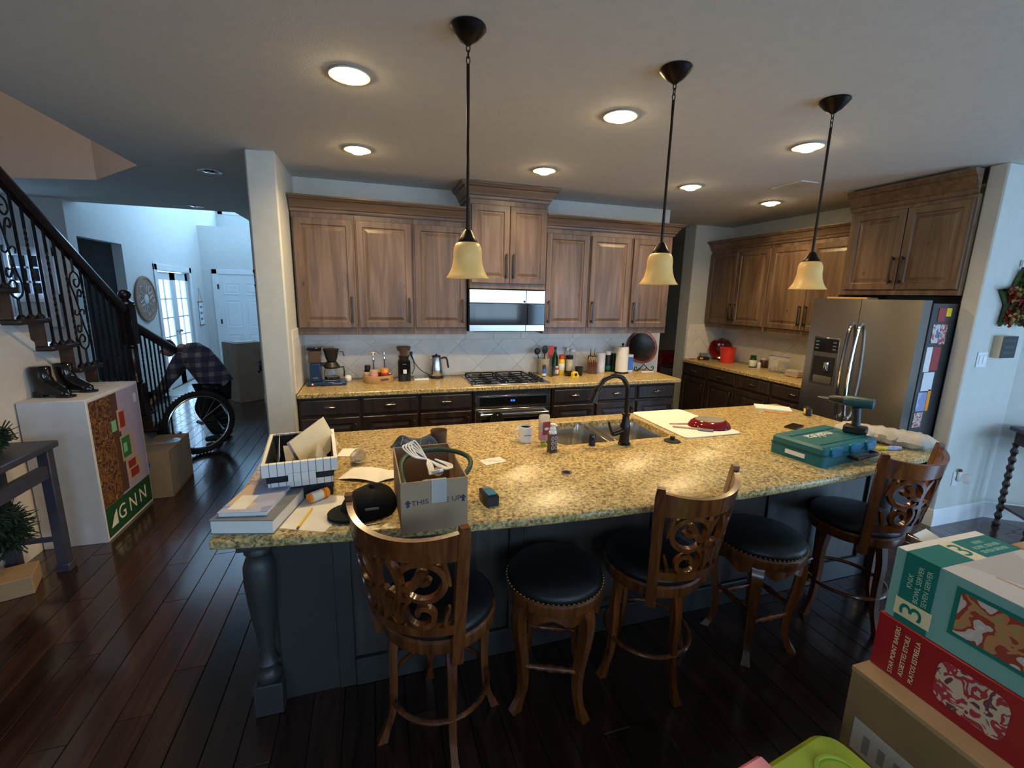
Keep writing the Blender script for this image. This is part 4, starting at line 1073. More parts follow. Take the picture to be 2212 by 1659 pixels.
sheet('envelope', 'cream envelope sticking up highest out of the basket', 'envelope', .15, .25, (-.262, 2.085, ZC+.165), (26, 66, -4), 'paper_cream')
sheet('envelope', 'pink-edged envelope behind the cream one in the basket', 'envelope', .14, .25, (-.282, 2.11, ZC+.155), (24, 68, -4), 'lavender')
sheet('envelope', 'grey folded notice leaning on the right side of the basket', 'envelope', .11, .16, (-.222, 1.99, ZC+.120), (4, 64, 6), 'paper_grey')
sheet('papers', 'white paper standing along the left side of the basket', 'paper', .12, .28, (-.405, 2.03, ZC+.125), (4, -80, 6), 'paper')
sheet('card', 'grey-green card lying inside the basket', 'card', .10, .12, (-.335, 2.06, ZC+.12), (34, 8, 20), 'paper_grey')
tag(MB().box(-.03, .03, -.012, .012, 0, .085, .003).build('glasses_case', 'teal_dark', None, 30, (-.325, 2.14, ZC+.09), (R(20), 0, R(30))), 'dark teal case standing among the mail in the basket', 'case')
tag(MB().ball((0, 0, 0), .032, .026, .02, 12, 8).build('leather_pouch', 'cardboard', None, 60, (-.375, 1.955, ZC+.085)), 'small brown pouch at the front of the basket', 'pouch')
# books
def book(name, label, w, d, h, loc, rz, cover, ct=.003):
    t = T(name, label, 'book', loc, rz)
    MB().box(-w/2+.004, w/2-.004, -d/2+.002, d/2-.004, ct, h-ct).build('page_block', 'paper', t, 0)
    MB().box(-w/2, w/2, -d/2, d/2, 0, ct).box(-w/2, w/2, -d/2, d/2, h-ct, h).build('cover', cover, t, 0)
    return t
book('thick_book', 'thick hardback book at the island corner, below the paperback', .215, .275, .052, (-.424, 1.765, ZC), -14, 'grey_plastic')
b_ = book('paperback_book', 'paperback with a sunset cover on top of the thick book', .165, .235, .016, (-.437, 1.775, ZC+.0525), -11, 'book_cover', .0012)
MB().box(-.06, .0, -.095, .02, .0161, .0166).build('price_label', 'paper', b_, 0)
# papers under the books
sheet('paper_sheet', 'printed letter under the orange pill bottle', 'paper', .216, .279, (-.23, 1.745, ZC), (0, 0, -24), 'paper', .0006)
sheet('paper_sheet', 'white receipt lying by the black cap, next to the clear lid', 'paper', .20, .14, (-.055, 2.06, ZC+.001), (0, 0, -26), 'paper', .0008, None, .012)
sheet('paper_sheet', 'crumpled white sheet corner between the cap and the cardboard box', 'paper', .14, .10, (.045, 2.02, ZC+.0005), (0, 0, 12), 'paper', .0008, None, .010)
sheet('magazine', 'glossy magazine under the left side of the basket', 'magazine', .20, .25, (-.425, 1.985, ZC-.0003), (0, 0, 6), 'lavender', .0006)
sheet('envelope', 'white envelope lying right of the basket', 'envelope', .085, .12, (-.145, 2.40, ZC), (0, 0, -12), 'paper', .001)
# pill bottle
pb_ = T('pill_bottle', 'orange pill bottle lying on the printed letter', 'bottle', (-.235, 1.845, ZC+.0215), 38)
M_ = Matrix.Rotation(R(90), 4, 'Y')
MB().lathe([(.019, -.04), (.020, -.038), (.020, .025), (.018, .027), (0, .027)], 18).xf(M_).build('bottle', 'orange_plastic', pb_)
MB().lathe([(.0205, -.03), (.0208, -.029), (.0208, .015), (.0205, .016)], 18).xf(M_).build('label', 'label_white', pb_)
MB().lathe([(.0212, .027), (.0212, .042), (.019, .044), (0, .044)], 18).xf(M_).build('lid', 'orange_plastic', pb_)
pc = T('pencil', 'yellow wooden pencil lying on the printed letter', 'pencil', (-.262, 1.70, ZC+.005), 78)
MB().tube([(-.075, 0, 0), (.055, 0, 0)], .0036, 6).build('shaft', 'yellow_plastic', pc); MB().tube([(.055, 0, 0), (.072, 0, 0)], [.0036, .0005], 6).build('tip', 'tray_wood', pc); MB().tube([(-.088, 0, 0), (-.075, 0, 0)], .0038, 8).build('eraser', 'print_red', pc)
# black cap
cp = T('fur_cap', 'black winter cap with a brim lying on the island', 'cap', (-.035, 1.70, ZC), 15)
mb = MB(); n, m_ = 22, 12
for j in range(m_+1):
    ph_ = math.pi/2*j/m_
    for i in range(n):
        a = 2*math.pi*i/n; rr = 1+.06*math.sin(3*a+1)+.05*math.sin(5*a)*math.cos(ph_)
        mb.v.append((.105*rr*math.cos(a)*math.cos(ph_)**.7, .088*rr*math.sin(a)*math.cos(ph_)**.7, .098*math.sin(ph_)*(1+.08*math.sin(2*a))))
for j in range(m_):
    for i in range(n): mb.f.append((j*n+i, j*n+(i+1) % n, (j+1)*n+(i+1) % n, (j+1)*n+i))
mb.f.append(tuple(range(n))[::-1]); mb.build('crown', 'black_fabric', cp, 80)
mb = MB(); br = [(-.07-.085*math.cos(R(a_)), .075*math.sin(R(a_))) for a_ in range(-80, 81, 16)]
mb.prism(br[::-1]+[(-.05, -.07), (-.05, .07)][::1], .004, .016); mb.build('brim', 'black_fabric', cp, 60)
MB().box(-.02, .03, -.095, -.090, .045, .055, .002).build('emblem', 'grey_plastic', cp, 30, None, (0, 0, R(-12)))
# cardboard box, open, with cords
cb = T('cardboard_box', 'open cardboard box printed THIS SIDE UP, full of cords', 'box', (.187, 1.682, ZC), 1)
mb = openbox(.236, .385, .236, .385, .19, .005); mb.build('carton', 'cardboard', cb, 0)
MB().box(-.012, .042, -.1945, -.1925, .105, .192).box(-.012, .042, -.1935, -.1805, .1895, .1912).build('tape', 'packing_tape', cb, 0)
text('lettering', 'THIS', .026, 'ink', cb, (-.052, -.1932, .112), (R(90), R(-3), 0), sx=1.15); text('lettering', 'E UP', .026, 'ink', cb, (.066, -.1932, .112), (R(90), R(-3), 0), sx=1.1)
for x in (-.094, .102): MB().prism([(-.005, -.014), (.005, -.014), (.005, 0), (.012, 0), (0, .014), (-.012, 0), (-.005, 0)], -.0003, .0003).xf(Matrix.Translation((x, -.1931, .112)) @ Matrix.Rotation(R(90), 4, 'X')).build('arrow', 'ink', cb, 0)
cw = T('cable_bundle', 'bundled white power cord on top of the open carton', 'cord', (.185, 1.68, ZC+.165), 20)
for k in range(4):
    o_ = (k-1.5)*.006; MB().tube([tuple(p) for p in bez([(-.02+o_, -.085, .005), (-.004+o_, -.03, .025), (.0, .0, .035), (-.012+o_, .05, .055+.004*k), (-.03+o_*2, .085, .075+.004*k), (-.048+o_*2, .07, .07), (-.035+o_, .02, .045), (.004, -.005, .032), (.03+o_, -.05, .015), (.05+o_, -.085, .01), (.065+o_, -.06, .015), (.03, -.01, .03)], 6)], .0032, 6).build('strand', 'white_cord', cw)
MB().box(-.012, .012, -.03, .03, -.006, .006, .003).build('plug', 'white_plastic', cw, 30, (-.005, -.085, .012), (R(-20), R(10), R(25)))
gc = T('green_cord', 'thick dark green cord looping over the side of the carton', 'cord', (.187, 1.682, ZC), 0)
MB().tube([tuple(p) for p in bez([(-.09, -.14, .13), (-.10, .02, .165), (-.06, .10, .185), (.04, .10, .198), (.115, .05, .203), (.158, -.02, .200), (.150, -.10, .192), (.105, -.145, .165), (.06, -.15, .13)], 8)], .0095, 8).build('cord', 'green_cord', gc)
pg = MB(); random.seed(4)
for k in range(6):
    x, y, z = random.uniform(-.07, .05), random.uniform(-.14, .03), random.uniform(.125, .15); pg.ball((x, y, z), random.uniform(.02, .04), random.uniform(.02, .035), random.uniform(.012, .025), 7, 5)
tag(pg.build('plastic_bag', 'thin_plastic', None, 0, (.187, 1.682, ZC)), 'clear crinkled plastic bag of hardware inside the open carton', 'bag')
dv_ = T('black_device', 'small dark box with a white label behind the open carton', 'box', (.335, 1.925, ZC), 8)
MB().box(-.022, .022, -.03, .03, 0, .062, .004).build('case', 'black_plastic', dv_); MB().box(-.018, .018, -.0312, -.0302, .008, .05).build('label', 'label_white', dv_, 0)
# clear lid, cloth, tumbler
MB_l = T('plastic_cup', 'clear plastic cup tipped over by the white envelope', 'cup', (-.095, 2.235, ZC+.034), 20)
MB().lathe([(.026, -.035), (.034, .03), (.036, .031), (.0335, .03), (.025, -.034), (0, -.034)], 24).xf(Matrix.Rotation(R(68), 4, 'X')).build('cup', 'thin_plastic', MB_l)
tw = T('dish_towel', 'crumpled blue-grey towel behind the cardboard box', 'towel', (.21, 2.40, ZC), -8)
mb = MB(); nx, ny = 22, 14
for i in range(nx+1):
    for j in range(ny+1):
        u, v = i/nx, j/ny; e = min(u, 1-u, v, 1-v); z = .004+.045*min(1, e*7)*(.55+.45*math.sin(u*9+v*4)*math.cos(v*7-u*3))+.02*min(1, e*5)
        mb.v.append(((u-.5)*.26+.012*math.sin(v*8), (v-.5)*.14*(1-.5*(1-u))+.01*math.sin(u*11), max(z, .002)))
for i in range(nx):
    for j in range(ny): a_ = i*(ny+1)+j; mb.f.append((a_, a_+ny+1, a_+ny+2, a_+1))
mb.build('cloth', 'denim', tw, 80)
for k in range(4): MB().tube([tuple(p) for p in bez([(-.08+k*.05, -.045, .03), (-.07+k*.05, -.01, .062), (-.075+k*.05, .03, .045)], 5)], .0013, 4).build('stripe', 'shirt_line', tw)
tag(MB().lathe([(.041, 0), (.043, .002), (.047, .085), (.045, .085), (.040, .006), (0, .006)], 28).build('tumbler', 'smoke_plastic', None, 50, (.335, 2.415, ZC)), 'brown textured tumbler beside the blue-grey towel', 'tumbler')
c_ = sheet('business_card', 'white printed card lying alone on the granite near the cardboard box', 'card', .118, .075, (.565, 2.095, ZC), (0, 0, 14), 'paper', .0012)
for k in range(3): MB().box(-.045+.02*k, .0+.02*k, .016-.016*k, .019-.016*k, .0012, .0014).build('print_line', 'ink_grey', c_, 0)
# teal tape dispenser-like tool
td = T('laser_measure', 'dark teal handheld tool standing on the granite right of the cardboard box', 'tool', (.430, 1.66, ZC), 8)
MB().prism([(-.026, -.05), (.026, -.05), (.030, -.03), (.030, .02), (.022, .05), (-.022, .05), (-.030, .02), (-.030, -.03)], 0, .045, .006).build('body', 'black_plastic', td)
MB().box(-.020, .020, -.045, .015, .045, .050, .004).build('face', 'teal_blue', td); MB().box(-.018, .018, .018, .040, .045, .049, .003).build('display', 'grey_plastic', td)
# mug
mg = T('coffee_mug', 'white coffee mug next to the soap bottles', 'mug', (.828, 2.352, ZC))
MB().lathe([(.036, 0), (.039, .003), (.040, .092), (.0375, .094), (.0365, .090), (.035, .008), (0, .007)], 28).build('cup', 'ceramic', mg)
MB().tube([tuple(p) for p in bez([(-.038, .0, .078), (-.058, .004, .072), (-.062, .004, .045), (-.052, .002, .025), (-.038, 0, .02)], 6)], .005, 8).build('handle', 'ceramic', mg)
MB().lathe([(.0365, .082), (0, .082)], 20).build('coffee', 'spice_brown', mg); MB().box(-.022, .022, -.0412, -.0385, .046, .0485).build('print_line', 'ink', mg, 0)
# soaps
so = T('dish_soap', 'upside-down clear bottle of pink dish soap with a red label', 'bottle', (.905, 2.262, ZC), 12)
MB().lathe([(.017, 0), (.017, .022), (.012, .024)], 16).build('cap', 'lime_plastic', so)
MB().lathe([(.013, .023), (.030, .035), (.034, .06), (.034, .17), (.031, .178), (0, .18)], 20, sy=.72).build('bottle', 'thin_plastic', so)
MB().lathe([(.029, .036), (.033, .06), (.033, .085), (0, .085)], 18, sy=.70).build('liquid', 'pink_plastic', so)
MB().box(-.024, .024, -.0262, -.0245, .07, .145, .001).build('label', 'print_red', so); MB().lathe([(.014, 0), (.014, .001), (0, .001)], 14, sy=.6).xf(Matrix.Translation((0, -.0262, .105)) @ Matrix.Rotation(R(90), 4, 'X')).build('label_oval', 'label_white', so)
fo = T('foam_soap', 'foaming hand soap with white pump and grey swirl label', 'soap dispenser', (.913, 2.152, ZC), 18)
MB().box(-.028, .028, -.018, .018, 0, .008, .003).box(-.026, .026, -.0165, .0165, .008, .105, .005).build('bottle', 'spice_brown', fo)
for k in range(3):
    for s in (-1, 1): MB().tube([(s*.012+.008*math.cos(2*math.pi*i/12), -.0172, .028+k*.026+.009*math.sin(2*math.pi*i/12)) for i in range(12)], .0013, 4, True).build('swirl', 'label_white', fo)
MB().lathe([(.022, .105), (.021, .116), (.017, .118), (.017, .135), (.012, .137), (.009, .150), (.014, .152), (.014, .158), (0, .160)], 16).box(-.006, .006, -.032, .0, .150, .160, .003).build('pump', 'white_plastic', fo)
po = T('pop_up_outlet', 'round flush grommet in the granite in front of the soap', 'outlet cover', (.868, 1.858, ZC))
MB().lathe([(.027, 0), (.027, .0025), (.018, .004)], 20).build('ring', 'chrome', po); MB().lathe([(.017, .001), (.017, .0045), (0, .005)], 16).build('button', 'black_gloss', po)
sp = T('sink_stopper', 'black rubber sink stopper right of the sink', 'stopper', (1.683, 2.15, ZC))
MB().lathe([(.048, 0), (.048, .004), (.035, .010), (.015, .012)], 24).build('disc', 'black_matte', sp); MB().lathe([(.011, .011), (.015, .024), (.015, .029), (0, .030)], 14).build('knob', 'black_matte', sp)
tag(MB().lathe([(.02, 0), (.02, .008), (.006, .014), (.006, .02), (0, .021)], 14).build('drain_plug', 'black_matte', None, 50, (.955, 2.30, ZC)), 'small black plug between the mug and the pink soap', 'plug')
# drying mat, pan, utensils
mt = mesh_obj('drying_mat', plate(rrect(1.795, 2.225, 2.168, 2.785, .04), [], ZC, ZC+.007, .002), 'paper', None, 40); tag(mt, 'cream drying mat with rounded corners beside the sink', 'mat')
pn = T('frying_pan', 'dark red oval pan lying upside down on the drying mat', 'pan', (2.115, 2.345, ZC+.0075), -18)
MB().lathe([(.128, 0), (.131, .003), (.129, .010), (.118, .028), (.098, .043), (.085, .046)], 36, sx=1.05, sy=.86).build('body', 'red_glaze', pn); MB().lathe([(.088, .0455), (.088, .049), (.03, .0495), (.03, .047), (0, .047)], 30, sx=1.05, sy=.86).build('base', 'pan_base', pn)
sa = T('spatula', 'grey silicone spatula with a wooden handle on the drying mat', 'spatula', (1.98, 2.295, ZC+.010), -34)
MB().tube([(-.15, 0, .004), (.0, 0, .004)], .0055, 8).build('handle', 'print_tan', sa); MB().prism(rrect(0, .095, -.028, .028, .016, 3), 0, .008, .002).build('blade', 'grey_plastic', sa)
tag(MB().tube([(-.10, 0, 0), (.10, 0, 0)], [.004, .0055], 8).build('wooden_skewer', 'print_tan', None, 50, (1.975, 2.42, ZC+.0125), (0, 0, R(-12))), 'thin wooden stick behind the spatula on the drying mat', 'stick')
# far end
nb = T('notepad', 'white notepad at the far right corner of the island', 'notepad', (2.985, 2.655, ZC), -40)
MB().box(-.075, .075, -.125, .125, 0, .012, .001).xf(Matrix.Rotation(R(90), 4, 'Z')).build('pages', 'paper', nb, 0)
tag(MB().tube([(-.085, 0, 0), (.085, 0, 0)], .0038, 6).build('pencil', 'orange_plastic', None, 50, (2.90, 2.535, ZC+.0045), (0, 0, R(-40))), 'orange pencil lying in front of the white notepad', 'pencil')
tm = T('tape_measure', 'black and yellow tape measure near the far corner of the island', 'tape measure', (3.085, 2.44, ZC), 55)
MB().prism(rrect(-.035, .035, -.02, .02, .008, 3), 0, .062, .008).build('case', 'black_plastic', tm); MB().box(-.028, .02, -.0225, .0225, .008, .05, .004).build('side_plate', 'yellow_plastic', tm)
ph2 = T('smartphone', 'black smartphone lying behind the teal tool case', 'phone', (2.70, 2.215, ZC), 20)
MB().prism(rrect(-.075, .075, -.037, .037, .012, 4), 0, .008, .001).build('body', 'black_plastic', ph2); MB().prism(rrect(-.071, .071, -.033, .033, .010, 4), .008, .0085).build('screen', 'black_gloss', ph2)
# tool case
tc = T('tool_case', 'teal plastic power tool case lying on the island', 'tool case', (2.385, 1.765, ZC), 9)
MB().prism(rrect(-.245, .245, -.145, .145, .02, 3), 0, .060, .004).build('base', 'teal_plastic', tc)
MB().prism(rrect(-.242, .242, -.142, .142, .02, 3), .063, .105, .012).build('lid', 'teal_plastic', tc)
MB().prism(rrect(-.248, .248, -.148, .148, .02, 3), .058, .065).build('rim', 'teal_dark', tc)
for x in (-.15, .02, .17): MB().box(x-.045, x+.045, -.156, -.128, .050, .100, .006).build('latch', 'teal_blue', tc)
MB().tube([(-.03, -.150, .035), (-.03, -.185, .035), (.17, -.185, .035), (.17, -.150, .035)], .011, 8).build('handle', 'black_plastic', tc)
MB().box(-.249, -.2465, -.05, .055, .022, .045).build('label', 'label_white', tc, 0)
MB().box(-.20, .20, .06, .075, .105, .110, .002).box(-.20, .20, -.10, -.085, .105, .110, .002).build('rib', 'teal_plastic', tc)
text('lettering', 'makita', .085, 'ink_white', tc, (-.02, .015, .1062), (0, 0, R(180)), .0004)
# drill
dl_ = T('cordless_drill', 'black and teal cordless drill standing upright on the tool case', 'drill', (2.60, 1.755, ZC+.106), 118)
MB().box(-.055, .055, -.035, .035, 0, .045, .008).build('battery', 'black_plastic', dl_)
MB().tube([(0, 0, .04), (.004, 0, .09), (.012, 0, .145)], [.022, .020, .024], 12).build('grip', 'black_plastic', dl_)
MB().tube([(-.065, 0, .178), (-.06, 0, .178), (.045, 0, .178), (.075, 0, .178)], [.020, .032, .033, .026], 14).build('motor_housing', 'teal_dark', dl_)
MB().tube([(.075, 0, .178), (.12, 0, .178), (.145, 0, .178)], [.024, .022, .014], 14).build('chuck', 'black_plastic', dl_); MB().tube([(.145, 0, .178), (.165, 0, .178), (.20, 0, .178)], [.007, .006, .003], 8).build('bit', 'chrome', dl_)
MB().box(-.03, .04, -.0345, -.031, .172, .186, .001).build('nameplate', 'ink_green', dl_)
# bag of laths
bg_ = T('plastic_wrap_bag', 'crinkled clear plastic bag holding pale boards on the far island end', 'bag', (2.965, 1.83, ZC), -63)
mb = MB(); nx, ny = 26, 12; random.seed(9)
for i in range(nx+1):
    for j in range(ny):
        u = i/nx; a = 2*math.pi*j/ny; k_ = math.sin(min(1, u*6)*math.pi/2)*math.sin(min(1, (1-u)*5)*math.pi/2)
        r1_ = (.075*k_+.03)*(1+.16*random.uniform(-1, 1)); r2_ = (.034*k_+.012)*(1+.2*random.uniform(-1, 1))
        mb.v.append(((u-.5)*.50, r1_*math.cos(a), .045+r2_*math.sin(a)))
for i in range(nx):
    for j in range(ny): mb.f.append((i*ny+j, i*ny+(j+1) % ny, (i+1)*ny+(j+1) % ny, (i+1)*ny+j))
mb.f += [tuple(range(ny))[::-1], tuple(nx*ny+j for j in range(ny))]
mb.build('wrap', 'bag_plastic', bg_, 50)
for k in range(3): MB().box(-.20, .19, -.055+k*.038, -.022+k*.038, .028, .048, .001).build('board', 'paper_cream', bg_, 0)
yk = T('utility_tool', 'yellow and blue hand tool beside the plastic bag', 'hand tool', (2.80, 1.72, ZC+.012), -14)
MB().tube([(-.09, 0, 0), (.02, 0, 0)], .010, 8).build('handle', 'yellow_plastic', yk); MB().tube([(.02, 0, 0), (.05, .0, 0), (.11, .005, 0)], [.010, .014, .010], 8).build('head', 'book_cover', yk)

# ================================================================ THINGS ON THE BACK COUNTER
ZB = .9145
cm = T('coffee_maker', 'navy blue drip coffee maker with glass carafe at the left end', 'coffee maker', (-.405, 4.305, ZB), 0)
MB().box(-.165, .165, -.085, .085, 0, .035, .008).build('base', 'navy_enamel', cm)
MB().box(-.135, -.045, -.06, .07, .035, .20, .006).build('tower', 'navy_enamel', cm)
MB().box(-.14, -.04, -.06, .07, .20, .315, .010).build('water_tank', 'smoke_plastic', cm)
MB().box(-.15, -.03, -.065, .075, .315, .342, .006).build('tank_lid', 'black_gloss', cm)
MB().tube([(-.05, 0, .332), (.075, 0, .332)], .009, 8).build('arm', 'chrome', cm)
MB().lathe([(.035, .205), (.048, .235), (.066, .315), (.070, .322), (0, .322)], 20, (.045, 0, 0)).tube([(.11, 0, .30), (.145, 0, .295), (.152, 0, .255)], .005, 6).build('brew_basket', 'black_plastic', cm)
MB().lathe([(.060, .150), (.072, .165), (.045, .205), (0, .207)], 20, (.045, 0, 0)).box(-.05, .0, -.02, .02, .17, .20, .004).build('carafe_lid', 'black_plastic', cm)
ca = MB().lathe([(.062, .040), (.068, .05), (.070, .10), (.060, .150), (.057, .150), (.066, .10), (.064, .052), (0, .046)], 24, (.045, 0, 0)).build('carafe', 'glass', cm)
MB().lathe([(.062, .048), (.064, .075), (0, .075)], 20, (.045, 0, 0)).build('coffee', 'black_gloss', ca)
MB().tube([(.10, -.01, .155), (.145, -.01, .16), (.15, -.01, .11), (.145, -.01, .07)], .007, 8).build('handle', 'black_plastic', ca)
MB().ball((-.115, -.0865, .018), .007, .003, .007, 8, 5).build('power_light', 'led_red', cm)
for x in (-.07, -.035): MB().box(x-.006, x+.006, -.0875, -.084, .012, .024, .001).build('switch', 'black_plastic', cm)
MB().box(.05, .13, -.0865, -.0845, .016, .024).build('badge', 'nickel', cm, 0); MB().box(-.11, -.07, -.0615, -.0595, .065, .078).build('badge', 'nickel', cm, 0)
tag(MB().lathe([(.018, 0), (.030, .015), (.032, .04), (.022, .06), (0, .064)], 16).build('sugar_bowl', 'ceramic', None, 60, (-.232, 4.40, ZB)), 'small white ceramic bowl behind the coffee maker', 'bowl')
tr = T('round_tray', 'round bentwood tray with cut-out handle holding syrup bottles', 'tray', (.040, 4.375, ZB))
MB().lathe([(.138, 0), (.141, .004), (.141, .066), (.136, .068), (.133, .066), (.133, .008), (0, .008)], 40).build('rim', 'tray_wood', tr)
MB().prism(rrect(-.04, .04, -.010, .010, .0098, 5), -.001, .001).xf(Matrix.Translation((.055, -.1315, .036)) @ Matrix.Rotation(R(23), 4, 'Z') @ Matrix.Rotation(R(90), 4, 'X')).build('handle_slot', 'spice_brown', tr, 0)
def bottle(name, label, loc, prof, mat, cap=None, capmat=None, lab=None, labmat='label_white', cat='bottle', n=16):
    t = T(name, label, cat, loc); MB().lathe(prof, n).build('body', mat, t)
    if cap: MB().lathe(cap, n).build('cap', capmat, t)
    if lab: r, z0, z1 = lab; MB().lathe([(r, z0), (r+.0008, z0+.001), (r+.0008, z1-.001), (r, z1)], n).build('label', labmat, t)
    return t
ZT = ZB+.0085
bottle('syrup_bottle', 'black bottle at the left of the round tray', (-.055, 4.385, ZT), [(.030, 0), (.033, .005), (.033, .095), (.020, .11), (0, .112)], 'black_gloss', [(.026, .105), (.026, .145), (0, .147)], 'black_plastic', (.0332, .045, .085), 'paper_cream')
def pump_bottle(label, loc, body, cap, lab):
    t = bottle('syrup_bottle', label, loc, [(.033, 0), (.036, .005), (.038, .10), (.034, .112), (0, .113)], body, None, None, (.0385, .03, .075), lab)
    MB().tube([(0, 0, .11), (0, 0, .19)], .006, 8).lathe([(.010, .19), (.012, .215), (.006, .235), (.004, .27)], 10).build('pump', 'chrome', t)
    MB().tube([(-.025, -.008, .268), (0, 0, .275), (.03, .006, .262)], [.006, .008, .005], 8).build('nozzle', cap, t); return t
pump_bottle('peach coloured syrup bottle with a gold pump on the round tray', (.000, 4.315, ZT), 'print_tan', 'brass', 'pink_plastic')
pump_bottle('orange syrup bottle with a wooden pump on the round tray', (.100, 4.365, ZT), 'orange_plastic', 'print_tan', 'print_red')
bottle('spice_jar', 'short red-brown jar in the middle of the round tray', (.050, 4.42, ZT), [(.026, 0), (.028, .004), (.028, .07), (0, .072)], 'spice_brown', [(.025, .072), (.025, .09), (0, .091)], 'yellow_plastic')
bottle('spice_jar', 'small jar with white lid at the right of the round tray', (.140, 4.40, ZT), [(.020, 0), (.022, .004), (.022, .05), (0, .052)], 'smoke_plastic', [(.021, .052), (.021, .066), (0, .067)], 'white_plastic')
gr = T('coffee_grinder', 'black coffee grinder with a smoky hopper', 'grinder', (.280, 4.37, ZB))
MB().prism(rrect(-.058, .058, -.06, .06, .02, 4), 0, .20, .010).build('body', 'black_gloss', gr); MB().lathe([(.045, .20), (.045, .225), (.055, .24)], 20).build('collar', 'black_plastic', gr)
MB().lathe([(.046, .238), (.066, .318), (.068, .320), (.044, .24)], 24).build('hopper', 'smoke_plastic', gr); MB().lathe([(.069, .319), (.069, .326), (.055, .334), (0, .336)], 24).build('hopper_lid', 'smoke_plastic', gr)
MB().box(-.012, .02, -.0612, -.0598, .075, .115, .001).build('display', 'label_white', gr); MB().box(-.018, .018, -.0612, -.0598, .162, .168).build('badge', 'nickel', gr, 0)
sc_ = T('kitchen_scale', 'flat white kitchen scale between grinder and kettle', 'scale', (.44, 4.395, ZB))
MB().box(-.070, .070, -.075, .085, 0, .016, .003).build('body', 'white_plastic', sc_); MB().box(-.064, .064, -.045, .08, .016, .020, .002).build('platform', 'steel_plain', sc_)
kt = T('electric_kettle', 'stainless electric kettle with a black handle', 'kettle', (.600, 4.445, ZB))
MB().lathe([(.068, 0), (.070, .006), (.068, .022), (0, .024)], 24).build('base', 'black_plastic', kt)
MB().lathe([(.062, .024), (.064, .03), (.062, .09), (.052, .16), (.045, .205), (.043, .212), (0, .212)], 28).build('body', 'steel_plain', kt); MB().lathe([(.043, .212), (.040, .226), (.01, .230), (.010, .242), (0, .243)], 20).build('lid', 'black_plastic', kt)
MB().tube([tuple(p) for p in bez([(.045, 0, .195), (.085, 0, .205), (.105, 0, .185), (.115, 0, .13), (.122, 0, .10)], 6)], [.009]*25, 8).build('handle', 'black_plastic', kt); MB().tube([(-.042, 0, .19), (-.062, 0, .205)], [.012, .006], 8).build('spout', 'steel_plain', kt)
kc = T('kettle_cord', 'black cord drooping from the wall outlet to the kettle', 'cord', (0, 0, 0))
MB().tube([tuple(p) for p in bez([(.362, 4.545, 1.155), (.372, 4.53, 1.12), (.40, 4.52, 1.05), (.45, 4.51, .99), (.50, 4.51, .955), (.545, 4.505, .925)], 8)], .004, 6).build('cord', 'black_cord', kc)
MB().tube([tuple(p) for p in bez([(.358, 4.545, 1.135), (.385, 4.53, 1.07), (.388, 4.52, 1.00), (.36, 4.48, .955)], 8)], .0035, 6).build('cord', 'black_cord', kc); MB().box(.348, .376, 4.530, 4.553, 1.13, 1.17, .004).build('plug', 'black_plastic', kc)
def outlet(label, M, w=.07, h=.115, kind='outlet'):
    t = T('power_outlet' if kind == 'outlet' else 'light_switch', label, kind); t.matrix_world = M
    MB().box(-w/2, w/2, -.006, 0, -h/2, h/2, .002).build('plate', 'white_plastic', t)
    if kind == 'outlet':
        for z in (-.022, .022): MB().box(-.017, .017, -.008, -.005, z-.014, z+.014, .002).build('socket', 'ceramic', t)
    else:
        for k in range(max(1, int(w/.05))): MB().box(-.016+(k-(int(w/.05)-1)/2)*.046, .016+(k-(int(w/.05)-1)/2)*.046, -.010, -.005, -.034, .034, .002).build('rocker', 'ceramic', t)
    return t
outlet('white outlet plate behind the coffee grinder', Matrix.Translation((.375, YB-.0104, 1.16)))
outlet('white outlet plate above the side counter', Matrix.Translation((4.7996, 4.56, 1.13)) @ Matrix.Rotation(R(-90), 4, 'Z'))

# ---- right half of the back counter
cr = T('utensil_crock', 'cream crock full of cooking utensils', 'crock', (1.752, 4.455, ZB))
MB().lathe([(.052, 0), (.056, .005), (.060, .155), (.064, .160), (.064, .172), (.056, .172), (.052, .01), (0, .01)], 28).build('crock', 'paper_cream', cr)
def utensil(label, name, cat, dx, dy, lean, hgt, mat, head): 
    t = T(name, label, cat, (1.752+dx, 4.455+dy, ZB+.012)); t.rotation_euler = (R(lean[0]), R(lean[1]), 0)
    MB().tube([(0, 0, 0), (0, 0, hgt*.7)], .005, 6).build('handle', mat, t); head(t, hgt, mat)
utensil('red turner in the utensil crock', 'turner', 'utensil', .02, -.01, (2, 12), .30, 'red_plastic', lambda t, h, m: MB().box(-.028, .028, -.004, .004, h*.66, h, .004).build('blade', m, t))
utensil('black slotted spoon in the utensil crock', 'slotted_spoon', 'utensil', -.005, .0, (3, 2), .30, 'black_plastic', lambda t, h, m: MB().ball((0, 0, h*.85), .032, .008, .045, 14, 8).build('bowl', m, t))
utensil('black ladle leaning left in the utensil crock', 'ladle', 'utensil', -.02, .0, (0, -14), .29, 'black_plastic', lambda t, h, m: MB().ball((0, 0, h*.84), .034, .018, .036, 14, 8).build('bowl', m, t))
utensil('wire whisk in the utensil crock', 'whisk', 'utensil', .03, .015, (-3, 18), .31, 'nickel', lambda t, h, m: [MB().tube([tuple(p) for p in bez([(0, 0, h*.65), (.025*math.cos(a), .025*math.sin(a), h*.82), (0, 0, h)], 6)], .0012, 4).build('wire', m, t) for a in (0, 1.05, 2.1, 3.14, 4.19, 5.24)])
utensil('short wooden spoon at the front of the utensil crock', 'wooden_spoon', 'utensil', .0, -.03, (6, 2), .20, 'tray_wood', lambda t, h, m: MB().ball((0, 0, h*.85), .016, .006, .026, 12, 6).build('bowl', m, t))
